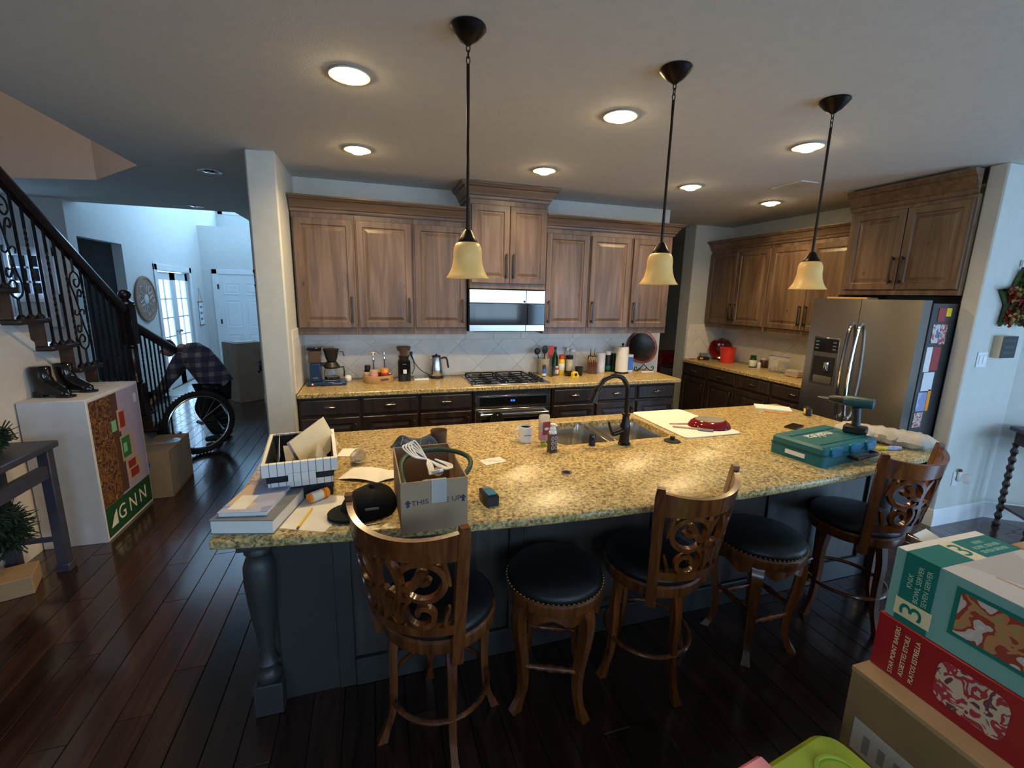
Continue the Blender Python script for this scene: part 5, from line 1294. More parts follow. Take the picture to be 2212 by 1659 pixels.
bottle('spray_can', 'small blue and white can in front of the utensil crock', (1.700, 4.305, ZB), [(.019, 0), (.021, .003), (.021, .085), (0, .088)], 'blue_print', [(.019, .085), (.019, .118), (.016, .124), (0, .125)], 'ink', (.0212, .01, .035), 'label_white', 'can')
bottle('glass_measuring_cup', 'clear measuring glass behind the blue can', (1.795, 4.325, ZB), [(.036, 0), (.038, .004), (.042, .115), (.040, .115), (.035, .006), (0, .006)], 'glass', None, None, None, cat='glass')
bottle('extract_bottle', 'tiny red and white bottle next to the yellow can', (1.868, 4.36, ZB), [(.016, 0), (.018, .003), (.018, .07), (.009, .082), (0, .083)], 'print_red', [(.010, .08), (.010, .10), (0, .101)], 'white_plastic', (.0185, .015, .06))
bottle('cooking_spray', 'yellow spray can with a red cap', (1.935, 4.40, ZB), [(.031, 0), (.033, .003), (.033, .155), (.025, .172), (0, .173)], 'yellow_plastic', [(.028, .168), (.029, .205), (.022, .215), (0, .216)], 'red_plastic', (.0335, .045, .12), 'label_white', 'can')
bottle('oil_bottle', 'dark green oil bottle behind the yellow spray can', (1.895, 4.49, ZB), [(.030, 0), (.034, .004), (.034, .17), (.014, .23), (.013, .265), (0, .266)], 'bottle_green', [(.015, .262), (.015, .29), (0, .291)], 'black_plastic')
bottle('seasoning_bottle', 'tall seasoning shaker with a black lid and cream label', (2.045, 4.44, ZB), [(.037, 0), (.039, .004), (.039, .165), (0, .168)], 'spice_brown', [(.038, .168), (.040, .172), (.040, .200), (0, .202)], 'black_plastic', (.0392, .035, .16), 'paper_cream')
bottle('vinegar_bottle', 'clear tall bottle with a white cap behind the seasoning shaker', (2.050, 4.515, ZB), [(.028, 0), (.032, .004), (.032, .20), (.015, .25), (0, .252)], 'thin_plastic', [(.018, .248), (.018, .28), (0, .281)], 'white_plastic', (.0325, .06, .15))
bottle('water_bottle', 'second clear bottle with a flat white lid by the wall', (2.11, 4.505, ZB), [(.028, 0), (.032, .004), (.032, .21), (.022, .235), (0, .236)], 'thin_plastic', [(.026, .232), (.026, .256), (0, .257)], 'white_plastic')
tp = T('tape_measure', 'bright yellow tape measure on the back counter', 'tape measure', (2.005, 4.195, ZB), 10)
MB().prism([(-.040, 0), (.040, 0), (.040, .025), (.028, .032), (.022, .058), (.005, .066), (-.022, .064), (-.038, .048)], -.020, .020, .003).xf(Matrix.Rotation(R(90), 4, 'X')).build('case', 'yellow_plastic', tp); MB().lathe([(.017, 0), (.017, .003), (0, .003)], 16).xf(Matrix.Translation((-.006, -.0195, .034)) @ Matrix.Rotation(R(90), 4, 'X')).build('hub', 'black_plastic', tp)
tag(MB().lathe([(.036, 0), (.038, .004), (.045, .095), (.043, .095), (.036, .008), (0, .008)], 24).build('black_cup', 'black_plastic', None, 50, (2.098, 4.305, ZB)), 'matte black cup just behind the yellow tape measure', 'cup')
tag(MB().lathe([(.03, 0), (.036, .004), (.05, .018), (.048, .02), (.03, .006), (0, .006)], 20).build('small_dish', 'black_gloss', None, 50, (1.985, 4.315, ZB)), 'shallow dark dish left of the black cup', 'dish')
kb = T('knife_block', 'wooden knife block with steel-handled knives', 'knife block', (2.315, 4.43, ZB), -24)
MB().prism([(-.085, 0), (.075, 0), (.075, .115), (.02, .195), (-.085, .13)][::1], -.050, .050).xf(Matrix.Rotation(R(90), 4, 'X') ).xf(Matrix.Rotation(R(-90), 4, 'Z')).build('block', 'stool_wood', kb, 0)
def knife(x, y, z, L, lab):
    t = T('kitchen_knife', lab, 'knife', (0, 0, 0)); t.matrix_world = Matrix.Translation((2.315, 4.43, ZB)) @ Matrix.Rotation(R(-24), 4, 'Z') @ Matrix.Translation((x, y, z)) @ Matrix.Rotation(R(38), 4, 'X')
    MB().box(-.007, .007, -.010, .010, .0, L, .004).build('handle', 'chrome', t); MB().box(-.0012, .0012, -.009, .009, -.06, .0).build('blade', 'steel_plain', t, 0)
for k in range(5): knife(-.036+k*.018, -.062, .13, .085, ['steel steak knife at the left end of the lower row', 'steel steak knife second from the left in the lower row', 'steel steak knife in the middle of the lower row', 'steel steak knife second from the right in the lower row', 'steel steak knife at the right end of the lower row'][k])
knife(-.025, -.025, .185, .12, 'large steel knife at the top left of the knife block'); knife(.022, -.022, .187, .115, 'large steel knife at the top right of the knife block')
bottle('white_canister', 'tall plain white canister right of the knife block', (2.432, 4.455, ZB), [(.050, 0), (.052, .004), (.054, .215), (.052, .222), (0, .223)], 'white_plastic', cat='canister')
bottle('vitamin_bottle', 'dark bottle with a white cap and teal label', (2.548, 4.50, ZB), [(.036, 0), (.039, .004), (.039, .18), (.03, .195), (0, .196)], 'black_plastic', [(.034, .19), (.034, .23), (0, .231)], 'white_plastic', (.0392, .02, .07), 'teal_plastic')
tag(MB().prism(rrect(-.045, .045, -.03, .03, .01, 3), 0, .205, .004).build('tea_tin', 'bottle_green', None, 40, (2.642, 4.505, ZB)), 'grey-green tin between the dark bottle and the paper towels', 'tin')
pt_ = T('paper_towel_holder', 'paper towel roll on a dark stand', 'paper towel', (2.655, 4.375, ZB))
MB().lathe([(.078, 0), (.080, .004), (.078, .012), (0, .014)], 28).build('base', 'bronze', pt_); MB().lathe([(.020, .016), (.066, .016), (.068, .018), (.068, .292), (.066, .294), (.020, .294)], 30).build('roll', 'paper', pt_); MB().tube([(0, 0, .01), (0, 0, .315)], .006, 8).ball((0, 0, .322), .014, n=12, m=8).build('pole', 'bronze', pt_)
bb = T('snack_box', 'blue and white carton beside the paper towels', 'carton', (2.79, 4.43, ZB), -6)
MB().box(-.035, .035, -.018, .018, 0, .20, .002).build('carton', 'label_white', bb); MB().box(-.0345, .0345, -.0186, -.018, .02, .17).build('print', 'blue_print', bb, 0)
pl = T('decorative_plate', 'large red-copper mosaic plate with a dark rim on the counter', 'plate', (2.985, 4.475, ZB+.085)); pl.rotation_euler = (R(-12), 0, R(-6))
Mx = Matrix.Translation((0, 0, .186)) @ Matrix.Rotation(R(90), 4, 'X')
MB().lathe([(0, .000), (.150, .004), (.180, .016), (.184, .016), (.180, .010), (.150, -.003), (0, -.006)], 44).xf(Mx).build('dish', 'copper_plate', pl, 50); MB().lathe([(.178, .010), (.186, .016), (.189, .012), (.184, .004)], 44).xf(Mx).build('rim', 'bronze', pl)
stn = T('plate_stand', 'scrolled black iron stand under the red plate', 'stand', (2.985, 4.44, ZB))
for s in (-1, 1): MB().tube([tuple(p) for p in bez([(0, 0, .082), (s*.05, -.005, .03), (s*.085, -.01, .008), (s*.12, -.01, .015), (s*.125, -.01, .045), (s*.105, -.01, .05), (s*.098, -.01, .032)], 6)], .005, 6).tube([(s*.04, 0, .04), (s*.05, .05, .004)], .005, 6).build('scroll', 'iron', stn)
tag(MB().box(-.075, .075, -.02, .02, 0, .012, .004).build('spoon_rest', 'paper', None, 40, (2.965, 4.335, ZB), (0, 0, R(-4))), 'long cream spoon rest in front of the plate stand', 'spoon rest')

# ================================================================ SIDE COUNTER
mm = T('multimeter', 'black and yellow electrical tester with leads at the far end of the side counter', 'tester', (4.40, 5.13, ZB), -20)
MB().box(-.07, .07, -.04, .04, .0, .045, .008).build('body', 'black_plastic', mm); MB().box(-.05, .05, -.03, .03, .045, .095, .006).build('upper_case', 'grey_plastic', mm); MB().box(-.06, -.02, -.0412, -.0395, .012, .035, .001).build('side_grip', 'yellow_plastic', mm)
MB().tube([tuple(p) for p in bez([(-.06, -.02, .03), (-.11, -.04, .02), (-.15, -.02, .006), (-.18, .0, .006)], 6)], .005, 6).build('lead', 'red_plastic', mm); MB().tube([tuple(p) for p in bez([(.06, -.02, .03), (.12, -.03, .02), (.16, -.0, .008)], 6)], .005, 6).build('lead', 'black_cord', mm)
rb = T('red_glass_bowl', 'dark red glossy round platter leaning in the corner', 'platter', (4.66, 5.11, ZB+.002)); rb.rotation_euler = (R(-14), 0, R(-38))
MB().lathe([(0, .000), (.10, .006), (.145, .03), (.150, .030), (.146, .022), (.10, -.004), (0, -.010)], 36).xf(Matrix.Translation((0, 0, .152)) @ Matrix.Rotation(R(90), 4, 'X')).build('dish', 'red_glaze', rb, 60)
bu = T('red_bucket', 'bright red plastic bucket on the side counter', 'bucket', (4.555, 4.86, ZB))
MB().lathe([(.080, 0), (.084, .003), (.098, .185), (.104, .187), (.104, .200), (.094, .200), (.080, .006), (0, .006)], 32).build('pail', 'red_plastic', bu)
bottle('supplement_bottle', 'dark green bottle with a white label on the side counter', (4.585, 4.455, ZB), [(.040, 0), (.043, .004), (.043, .10), (.030, .118), (0, .12)], 'bottle_green', [(.033, .115), (.033, .15), (0, .152)], 'bottle_green', (.0435, .012, .092))
bottle('pill_bottle', 'small white bottle right of the dark green bottle', (4.595, 4.365, ZB), [(.019, 0), (.021, .003), (.021, .055), (0, .058)], 'white_plastic', [(.020, .056), (.020, .074), (0, .075)], 'ceramic')
bottle('honey_jar', 'brown jar with a white lid by the wall', (4.725, 4.42, ZB), [(.042, 0), (.045, .004), (.045, .085), (.038, .095), (0, .097)], 'spice_brown', [(.042, .094), (.042, .122), (0, .123)], 'white_plastic', cat='jar')
bottle('peanut_jar', 'dark jar with a yellow lid by the wall, behind the zip bag', (4.735, 4.16, ZB), [(.038, 0), (.042, .004), (.042, .105), (0, .107)], 'spice_brown', [(.041, .106), (.041, .13), (0, .131)], 'yellow_plastic', cat='jar')
zb = T('zip_bag', 'clear zip bag of snacks with a blue seal on the side counter', 'bag', (4.56, 4.06, ZB), -78)
mb = MB(); n = 14; random.seed(3)
for j, (z, hw_, th_) in enumerate(((0, .10, .035), (.03, .115, .045), (.07, .115, .04), (.12, .12, .02), (.165, .125, .006), (.185, .125, .003))):
    for i in range(n): a = 2*math.pi*i/n; mb.v.append((hw_*math.cos(a)*(1+.05*random.uniform(-1, 1)), th_*math.sin(a)*(1+.2*random.uniform(-1, 1)), z))
for j in range(5):
    for i in range(n): mb.f.append((j*n+i, j*n+(i+1) % n, (j+1)*n+(i+1) % n, (j+1)*n+i))
mb.f += [tuple(range(n))[::-1], tuple(5*n+i for i in range(n))]
mb.build('bag', 'thin_plastic', zb, 50); MB().box(-.125, .125, -.004, .004, .185, .193, .001).build('seal', 'blue_print', zb)
mb = MB()
for k in range(26): mb.ball((random.uniform(-.08, .08), random.uniform(-.022, .022), random.uniform(.012, .06)), random.uniform(.010, .018), random.uniform(.008, .014), random.uniform(.006, .012), 6, 4)
tag(mb.build('crackers', 'paper_cream', zb, 50), kind='stuff')
ob = T('food_container', 'clear food container with orange contents next to the refrigerator', 'container', (4.50, 3.78, ZB), -90)
MB().box(-.085, .085, -.06, .06, 0, .075, .010).build('tub', 'thin_plastic', ob); MB().box(-.078, .078, -.053, .053, .004, .03, .006).build('food', 'orange_plastic', ob)

# ================================================================ RIGHT WALL
sw_ = outlet('white double light switch beside the wooden block sign', Matrix.Translation((4.394, 2.1598, 1.345)), .115, .115, 'switch')
sg = T('block_sign', 'small wooden block sign with chalk lettering on the wall', 'sign', (4.575, 2.1595, 1.36))
MB().box(-.09, .09, -.055, 0, 0, .165, .002).build('block', 'paper_cream', sg); MB().box(-.0895, .0895, -.0562, -.055, .001, .164).build('face', 'chalk', sg, 0)
for k in range(3): MB().tube([(-.06+.12*i/24, -.0567, .13-k*.045+.012*math.sin(i*1.1+k)) for i in range(25)], .0022, 4).build('chalk_script', 'ink_grey', sg)
t = outlet('white outlet low on the wall with an air freshener plugged in', Matrix.Translation((4.405, 2.1598, .385)))
af = T('air_freshener', 'clear plug-in air freshener on the low outlet', 'air freshener', (4.42, 2.150, .40))
MB().ball((.02, -.045, 0), .032, .03, .042, 16, 10).build('bulb', 'thin_plastic', af); MB().box(-.02, .015, -.02, .0, -.03, .05, .006).build('plug', 'white_plastic', af); MB().lathe([(.012, .05), (.012, .07), (0, .071)], 12, (-.005, -.01, 0)).build('knob', 'spice_brown', af)
wr = T('star_wreath', 'star-shaped wreath of red, green and gold leaves on the right wall', 'wreath', (4.60, 2.150, 1.79))
random.seed(12)
sp_ = [(.215*math.cos(R(90+36*i)) if i % 2 == 0 else .115*math.cos(R(90+36*i)), .24*math.sin(R(90+36*i)) if i % 2 == 0 else .12*math.sin(R(90+36*i))) for i in range(10)]
MB().prism(sp_, 0, .02).xf(Matrix.Rotation(R(90), 4, 'X')).build('backing', 'leaf_green', wr, 0)
def leafm(name, mat, cnt, inside, par, dz=-.022, size=.03):
    mb = MB()
    for k in range(cnt):
        x, y = inside(); a = random.uniform(0, 6.28); L = size*random.uniform(.7, 1.3); w_ = L*.42; tl = random.uniform(-.5, .5); cx, cy = math.cos(a), math.sin(a); z = dz-random.uniform(0, .035); n0 = len(mb.v)
        for u, v, h in ((-L/2, 0, 0), (0, w_/2, .006), (L/2, 0, .002), (0, -w_/2, .006), (0, 0, -.006)): mb.v.append((x+u*cx-v*cy, z-abs(tl)*.02-h*2, y+u*cy+v*cx))
        mb.f += [(n0, n0+1, n0+4), (n0+1, n0+2, n0+4), (n0+2, n0+3, n0+4), (n0+3, n0, n0+4)]
    return tag(mb.build(name, mat, par, 0), kind='stuff')
def in_star():
    while True:
        k = random.randrange(5); i = 2*k; p = sp_[i]; q = sp_[(i+1) % 10]; r = sp_[i-1]; a, b = random.random(), random.random()
        if a+b > 1: a, b = 1-a, 1-b
        if random.random() < .5: return (p[0]*a+q[0]*b, p[1]*a+q[1]*b)
        return (p[0]*a+r[0]*b, p[1]*a+r[1]*b)
leafm('red_leaves', 'leaf_red', 260, in_star, wr, size=.045); leafm('green_leaves', 'leaf_green', 180, in_star, wr, size=.04); leafm('gold_leaves', 'leaf_gold', 110, in_star, wr, -.035, .035)
MB().box(-.012, .012, -.012, .008, .245, .29, .003).build('hook', 'white_plastic', wr)
# side table with turned leg at the right edge
stb = T('side_table', 'dark wooden side table with barley-twist legs at the right edge', 'table', (4.93, 1.78, 0), -34)
MB().box(-.30, .35, -.22, .16, .79, .825, .006).build('tabletop', 'table_paint', stb); MB().box(-.27, .32, -.19, .13, .69, .79).build('apron', 'newel_wood', stb, 0)
for x in (-.26, .31):
    for y in (-.18, .12):
        pts = [(x, y, z*.69/40) for z in range(41)]; MB().tube(pts, [.020+.006*math.sin(i*1.6) for i in range(41)], 8).build('leg', 'newel_wood', stb)
MB().box(-.26, .31, -.19, .13, .16, .18, .003).build('lower_shelf', 'newel_wood', stb)
# red chest in the utility room
rc = T('storage_chest', 'dark red chest seen through the passage', 'chest', (4.90, 6.5, 0))
MB().box(-.35, .35, -.2, .2, 0, .80, .01).build('body', 'red_box', rc); MB().box(-.36, .36, -.21, .21, .80, .85, .008).build('lid', 'red_box', rc)
gb = T('grey_bin', 'grey bin in front of the dark red chest in the passage', 'bin', (4.62, 6.08, 0)); MB().prism(rrect(-.15, .15, -.12, .12, .04, 4), 0, .66, .01).build('bin', 'grey_plastic', gb); MB().box(-.155, .155, -.125, .125, .66, .70, .01).build('lid', 'table_paint', gb)

# ================================================================ LEFT SIDE
pb2 = T('picture_box', 'tall white product box with a festive village picture beside the stairs', 'box', (-1.802, 3.525, 0))
MB().box(-.355, 0, 0, .685, 0, 1.015, .003).build('carton', 'white_card', pb2)
P = lambda name, mat, y0, y1, z0, z1, d=.0012: MB().box(.0002, d, y0, y1, z0, z1).build(name, mat, pb2, 0)
P('picture_print', 'lavender', .02, .67, .02, .995, .0008)
P('village_print', 'village_print', .02, .27, .20, .99); P('dark_panel', 'spice_brown', .27, .36, .25, .99, .0014)
for y0, y1, z0, z1, m_ in ((.335, .45, .70, .86, 'print_tan'), (.36, .43, .72, .84, 'print_red'), (.33, .50, .47, .66, 'print_tan'), (.345, .46, .49, .645, 'print_green'), (.36, .41, .53, .60, 'print_mint'), (.37, .56, .30, .46, 'print_tan'), (.39, .50, .39, .45, 'print_red'), (.41, .53, .31, .375, 'print_red'), (.25, .31, .72, .80, 'print_mint')):
    P('cookie_print', m_, y0, y1, z0, z1, .0016+.0004*(m_ != 'print_tan')+.0004*(m_ == 'print_mint'))
P('grass_print', 'grass_green', .02, .67, .02, .235, .0018); P('paper_label', 'label_white', .60, .64, .86, .93, .0018)
for k, s_ in enumerate('GNN'): text('lettering', s_, .155, 'ink_white', pb2, (.0022, .22+k*.155, .125), (R(90), 0, R(90)), .0003)
MB().prism([(0, 0), (.09, 0), (.09, .11), (.05, .075)], 0, .0004).xf(Matrix.Translation((.0020, .06, .075)) @ Matrix.Rotation(R(90), 4, 'Z') @ Matrix.Rotation(R(90), 4, 'X')).build('tree_print', 'ink_white', pb2, 0)
# boots on the box
def boot(label, loc, rz):
    t = T('ankle_boot', label, 'boot', loc, rz)
    secs = [(-.075, 0, .032, .0), (.0, 0, .036, .0)]
    mb = MB(); n = 14
    rings = [(.012, .035, .112, .042), (.04, .035, .110, .045), (.075, .012, .086, .045), (.105, -.012, .062, .045), (.14, -.022, .056, .046), (.20, -.024, .060, .050), (.205, -.024, .054, .046)]
    for z, cx, rx, ry in rings:
        for i in range(n): a = 2*math.pi*i/n; mb.v.append((cx+rx*math.cos(a), ry*math.sin(a)*(1 if math.cos(a) < .4 else .82), z+(.0 if z > .03 else 0)+(.018*(1-math.cos(a))/2 if z < .05 else 0)))
    for j in range(len(rings)-1):
        for i in range(n): mb.f.append((j*n+i, j*n+(i+1) % n, (j+1)*n+(i+1) % n, (j+1)*n+i))
    mb.f += [tuple(range(n))[::-1], tuple((len(rings)-1)*n+i for i in range(n))]
    mb.build('upper', 'black_gloss', t, 80); MB().prism(rrect(-.075, -.015, -.03, .03, .012, 3), 0, .035).build('heel', 'black_plastic', t); MB().prism(rrect(.06, .165, -.034, .034, .03, 4), 0, .012).build('sole', 'black_plastic', t)
    MB().box(-.035, .0, -.0425, -.036, .12, .17, .004).build('elastic_panel', 'spice_brown', t); return t
boot('shiny black ankle boot at the left on the white picture box', (-2.075, 3.69, 1.0155), -14); boot('shiny black ankle boot at the right on the white picture box', (-2.03, 3.84, 1.0155), -10)
# cardboard carton
cc = T('taped_carton', 'taped cardboard carton on the floor right of the white picture box', 'box', (-1.76, 4.50, 0), 3)
MB().box(-.16, .085, -.27, .265, 0, .405, .003).build('carton', 'cardboard', cc); MB().box(-.161, .0865, -.03, .03, .03, .4065).build('tape', 'packing_tape', cc, 0); MB().box(.0855, .0862, -.25, .25, .03, .39).build('side_panel', 'cardboard_grey', cc, 0)
MB().ball((.02, .05, .405), .06, .08, .006, 10, 6).build('torn_tape', 'foil', cc, 30); MB().box(-.09, -.05, -.2708, -.2702, .28, .32).build('stamp', 'blue_print', cc, 0)
# console table with garland
tbx = T('console_table', 'dark console table at the left edge of the picture', 'table', (-2.00, 2.70, 0))
MB().box(-.16, .16, -.50, .585, .79, .83, .006).build('tabletop', 'table_paint', tbx)
for x in (-.125, .115):
    for y in (-.45, .53): MB().box(x-.028, x+.028, y-.028, y+.028, 0, .79, .004).box(x-.036, x+.036, y-.036, y+.036, 0, .05, .004).build('leg', 'table_paint', tbx)
for x in (-.125, .115): MB().box(x-.015, x+.015, -.45, .53, .62, .70).build('rail', 'table_paint', tbx, 0)
MB().box(-.125, .115, .52, .545, .20, .225).build('stretcher', 'table_paint', tbx, 0); MB().box(-.125, .115, -.46, -.44, .20, .225).build('stretcher', 'table_paint', tbx, 0)
def garland(label, name, pts, r, cnt, mat='garland'):
    t = T(name, label, 'garland', (0, 0, 0)); P_ = bez(pts, 8); MB().tube([tuple(p) for p in P_], .008, 5).build('stem', 'spice_brown', t); mb = MB()
    for k in range(cnt):
        p = random.choice(P_)+Vector((random.gauss(0, .015),)*3); d = Vector((random.gauss(0, 1), random.gauss(0, 1), random.gauss(0, 1))).normalized(); L = r*random.uniform(.5, 1.1); s = d.orthogonal().normalized()*.005; n0 = len(mb.v); q = p+d*L; e = d.cross(s)
        mb.v += [tuple(p-s), tuple(p+s), tuple(q+s*.6), tuple(q-s*.6), tuple(p+e), tuple(q+e*.5)]; mb.f += [(n0, n0+1, n0+2, n0+3), (n0, n0+4, n0+5, n0+3), (n0+1, n0+4, n0+5, n0+2)]
    tag(mb.build('needles', mat, t, 0), kind='stuff'); return t
random.seed(21)
garland('dark green garland on top of the console table', 'garland', [(-2.04, 2.55, .92), (-2.03, 2.85, .93), (-2.02, 3.0, .92), (-2.02, 3.12, .90)], .085, 1500)
garland('dark green garland hanging under the console table', 'garland', [(-2.02, 2.55, .58), (-2.0, 2.9, .52), (-2.01, 3.04, .42), (-2.02, 3.08, .30)], .10, 1800)
tag(MB().box(-.12, .12, -.10, .10, 0, .11, .004).build('shoe_box', 'cardboard', None, 30, (-2.06, 3.05, 0), (0, 0, R(20))), 'low cardboard box on the floor under the console table', 'box')
# bicycle wheel
wh = T('bicycle_wheel', 'knobby bicycle wheel leaning beside the stairs in front of the person', 'wheel', (-1.785, 5.36, 0), 38)
Rw = .315; c0 = [(Rw*math.cos(2*math.pi*i/48), 0, Rw+.028+Rw*math.sin(2*math.pi*i/48)) for i in range(48)]
MB().tube(c0, .026, 10, True).build('tire', 'rubber', wh); mb = MB()
for i in range(64):
    a = 2*math.pi*i/64
    for s in (-1, 1):
        b0 = len(mb.v); mb.box(-.004, .006, -.007, .007, -.006, .006, .002); mb.xf(Matrix.Translation((0, 0, Rw+.028)) @ Matrix.Rotation(-a, 4, 'Y') @ Matrix.Translation((Rw+.024, s*.011, 0)), b0)
tag(mb.build('tread_knobs', 'rubber', wh, 0), kind='stuff')
MB().tube([((Rw-.032)*math.cos(2*math.pi*i/48), 0, Rw+.028+(Rw-.032)*math.sin(2*math.pi*i/48)) for i in range(48)], .011, 8, True).build('rim', 'steel_plain', wh); MB().tube([(0, -.05, Rw+.028), (0, .05, Rw+.028)], .018, 10).build('hub', 'steel_plain', wh)
for i in range(20):
    a = 2*math.pi*i/20; MB().tube([(.016*math.cos(a), .03*(-1)**i, Rw+.028+.016*math.sin(a)), ((Rw-.04)*math.cos(a), 0, Rw+.028+(Rw-.04)*math.sin(a))], .0013, 4).build('spoke', 'steel_plain', wh)
# tall carton in the foyer
tcn = T('tall_carton', 'tall closed cardboard carton standing in the foyer', 'box', (-1.945, 8.02, 0), 40)
MB().box(-.235, .17, -.215, .215, 0, .93, .004).build('carton', 'cardboard_grey', tcn)
MB().box(-.10, .10, -.2165, -.2155, .42, .56).build('print', 'ink', tcn, 0) if False else None
mb = MB(); random.seed(2)
for k in range(14): x, z = random.uniform(.08, .14), random.uniform(.45, .62); mb.box(x-.02, x+.02, -.2162, -.2155, z-.012, z+.012)
tag(mb.build('print', 'ink', tcn, 0), kind='stuff')
sheet('paper_sheet', 'white papers lying on top of the tall foyer carton', 'paper', .28, .22, (-1.95, 8.0, .933), (0, 0, 30), 'paper', .004)
# foyer wall pieces
md = T('round_medallion', 'round carved white medallion in a tan frame on the foyer wall', 'wall art', (-3.349, 8.45, 1.56), 90)
Mx = Matrix.Rotation(R(90), 4, 'X')
MB().lathe([(.31, 0), (.345, 0), (.350, .012), (.345, .028), (.318, .030), (.31, .02)], 44).xf(Mx).build('frame', 'frame_tan', md); MB().lathe([(.312, .004), (.312, .014), (.20, .016), (.18, .020), (.10, .014), (.06, .022), (0, .024)], 40).xf(Mx).build('carving', 'carved_white', md, 60)
for k in range(8): MB().tube([tuple(Mx @ Vector((r*math.cos(R(45*k+d)), r*math.sin(R(45*k+d)), .020))) for r, d in ((.10, 0), (.16, 12), (.22, 14), (.26, 0), (.22, -14), (.16, -12))], .008, 6, True).build('petal', 'carved_white', md)
hs = T('hanging_banner', 'small white fabric banner hung from a wooden rod by the French doors', 'banner', (-3.348, 10.78, 1.0), 90)
MB().box(-.10, .10, -.012, -.009, 0, .46).build('cloth', 'curtain', hs, 0); MB().tube([(-.125, -.012, .465), (.125, -.012, .465)], .012, 8).tube([(-.125, -.012, .0), (.125, -.012, .0)], .012, 8).build('rod', 'frame_tan', hs); MB().tube([(-.11, -.01, .47), (0, -.006, .75), (.11, -.01, .47)], .003, 5).build('cord', 'frame_tan', hs)
for k in range(3): MB().tube([(-.06+.12*i/16, -.0135, .36-k*.12+.025*math.sin(i*1.2+k)) for i in range(17)], .005, 4).build('script', 'ink_grey', hs)
mr = T('framed_mirror', 'dark framed mirror in the room behind the foyer opening', 'mirror', (-5.59, 7.75, 1.25), 90)
mb = MB()
for x0, x1, z0, z1 in ((-.42, -.34, 0, .95), (.34, .42, 0, .95), (-.42, .42, 0, .08), (-.42, .42, .87, .95)): mb.box(x0, x1, -.03, 0, z0, z1, .006)
mb.build('frame', 'dark_frame', mr); MB().box(-.34, .34, -.012, -.008, .08, .87).build('glass', 'study_paint', mr, 0)
# wreath on the hall side of the column
w2 = T('berry_wreath', 'dark red berry wreath on the hall side of the white column', 'wreath', (-.816, 4.35, 1.84), -90)
ring = [(.15*math.cos(2*math.pi*i/30), -.04, .19*math.sin(2*math.pi*i/30)) for i in range(30)]; MB().tube(ring, .025, 8, True).build('ring', 'spice_brown', w2); random.seed(31)
def on_ring():
    a = random.uniform(0, 6.28); r = random.gauss(1, .2); return (.15*r*math.cos(a), .20*r*math.sin(a))
leafm('red_leaves', 'leaf_red', 200, on_ring, w2, -.035, .05); leafm('green_leaves', 'leaf_green', 120, on_ring, w2, -.03, .05)

# ================================================================ FOREGROUND BOXES
tb_ = T('teal_gift_box', 'teal boxed bowl set on top of the stack at the lower right', 'box', (1.554, .862, .767))
LX, LY, HT = .372, .70, .232
MB().box(0, LX, -LY, 0, 0, HT, .002).build('carton', 'teal_box', tb_)
F = lambda n, m, y0, y1, z0, z1, d=.0010: MB().box(-d, -.0002, y0, y1, z0, z1).build(n, m, tb_, 0)
G = lambda n, m, x0, x1, y0, y1, d=.0010: MB().box(x0, x1, y0, y1, HT+.0002, HT+d).build(n, m, tb_, 0)
F('band', 'teal_band', -.115, -.028, .0, HT); G('band', 'teal_band', 0, LX, -.115, -.028); G('photo', 'wood_print', .0, LX, -LY+.005, -.118); G('edge', 'paper', .0, LX, -.027, -.002)
F('number_panel', 'cream_print', -.120, -.024, .022, .078, .0014); G('number_panel', 'cream_print', .145, .20, -.120, -.024, .0014)
text('lettering', '3', .085, 'teal_band', tb_, (-.0016, -.072, .050), (R(90), R(-90), R(-90)), .0003, sx=1.25)
text('lettering', '3', .085, 'teal_band', tb_, (.172, -.072, HT+.0016), (0, 0, 0), .0003, sx=1.2)
for k, s_ in enumerate(('KNIX', 'BOWL SERVER', 'SEVEN SERVER')): 
    text('lettering', s_, .019, 'ink_green', tb_, (-.0014, -.052-.022*k, .145), (R(90), R(-90), R(-90)), .0003)
    text('lettering', s_, .019, 'ink_green', tb_, (.285, -.052-.022*k, HT+.0014), (0, 0, 0), .0003)
F('photo_border', 'teal_band', -.40, -.16, .055, .205, .0012); F('photo', 'food_photo', -.388, -.172, .067, .193, .0016)
for k, (x, y, rz) in enumerate(((.10, -.33, 70), (.22, -.36, 68))):
    a = T('x', '', '') if False else None
    MB().tube([(x, y+.14, HT+.0015), (x+.01, y, HT+.0015)], .004, 6, flat=.2).build('spoon_print', 'print_tan', tb_, 0); MB().prism([(x+.02+.05*math.cos(R(i*30)), y-.09+.09*math.sin(R(i*30))) for i in range(12)], HT+.001, HT+.0016).build('salad_print', 'food_photo', tb_, 0)
rd = T('red_gift_box', 'dark red boxed set under the teal box', 'box', (1.548, .87, .575))
MB().box(0, .40, -.72, 0, 0, .1915, .002).build('carton', 'red_box', rd)
for k, s_ in enumerate(('STAR POINT BAKERS', 'ASSIETTES ETOILE', 'PLATOS ESTRELLA')): text('lettering', s_, .018, 'cream_print', rd, (-.0012, -.06-.028*k, .095), (R(90), R(-90), R(-90)), .0003)
MB().prism(rrect(-.33, -.17, .035, .165, .03, 4), 0, .0008).xf(Matrix.Translation((-.0002, 0, 0)) @ Matrix(((0, 0, -1, 0), (1, 0, 0, 0), (0, 1, 0, 0), (0, 0, 0, 1)))).build('photo', 'cookie_print', rd, 0)
br_ = T('shipping_carton', 'brown shipping carton with a white label under the red box', 'box', (1.475, .872, .275))
MB().box(0, .46, -.80, 0, 0, .2995, .003).build('carton', 'cardboard_dark', br_); MB().box(-.0012, -.0002, -.30, -.035, .02, .135).build('shipping_label', 'paper_grey', br_, 0); MB().box(-.001, .46, -.80, .001, .285, .3002).build('lid_flap', 'cardboard', br_, 0)
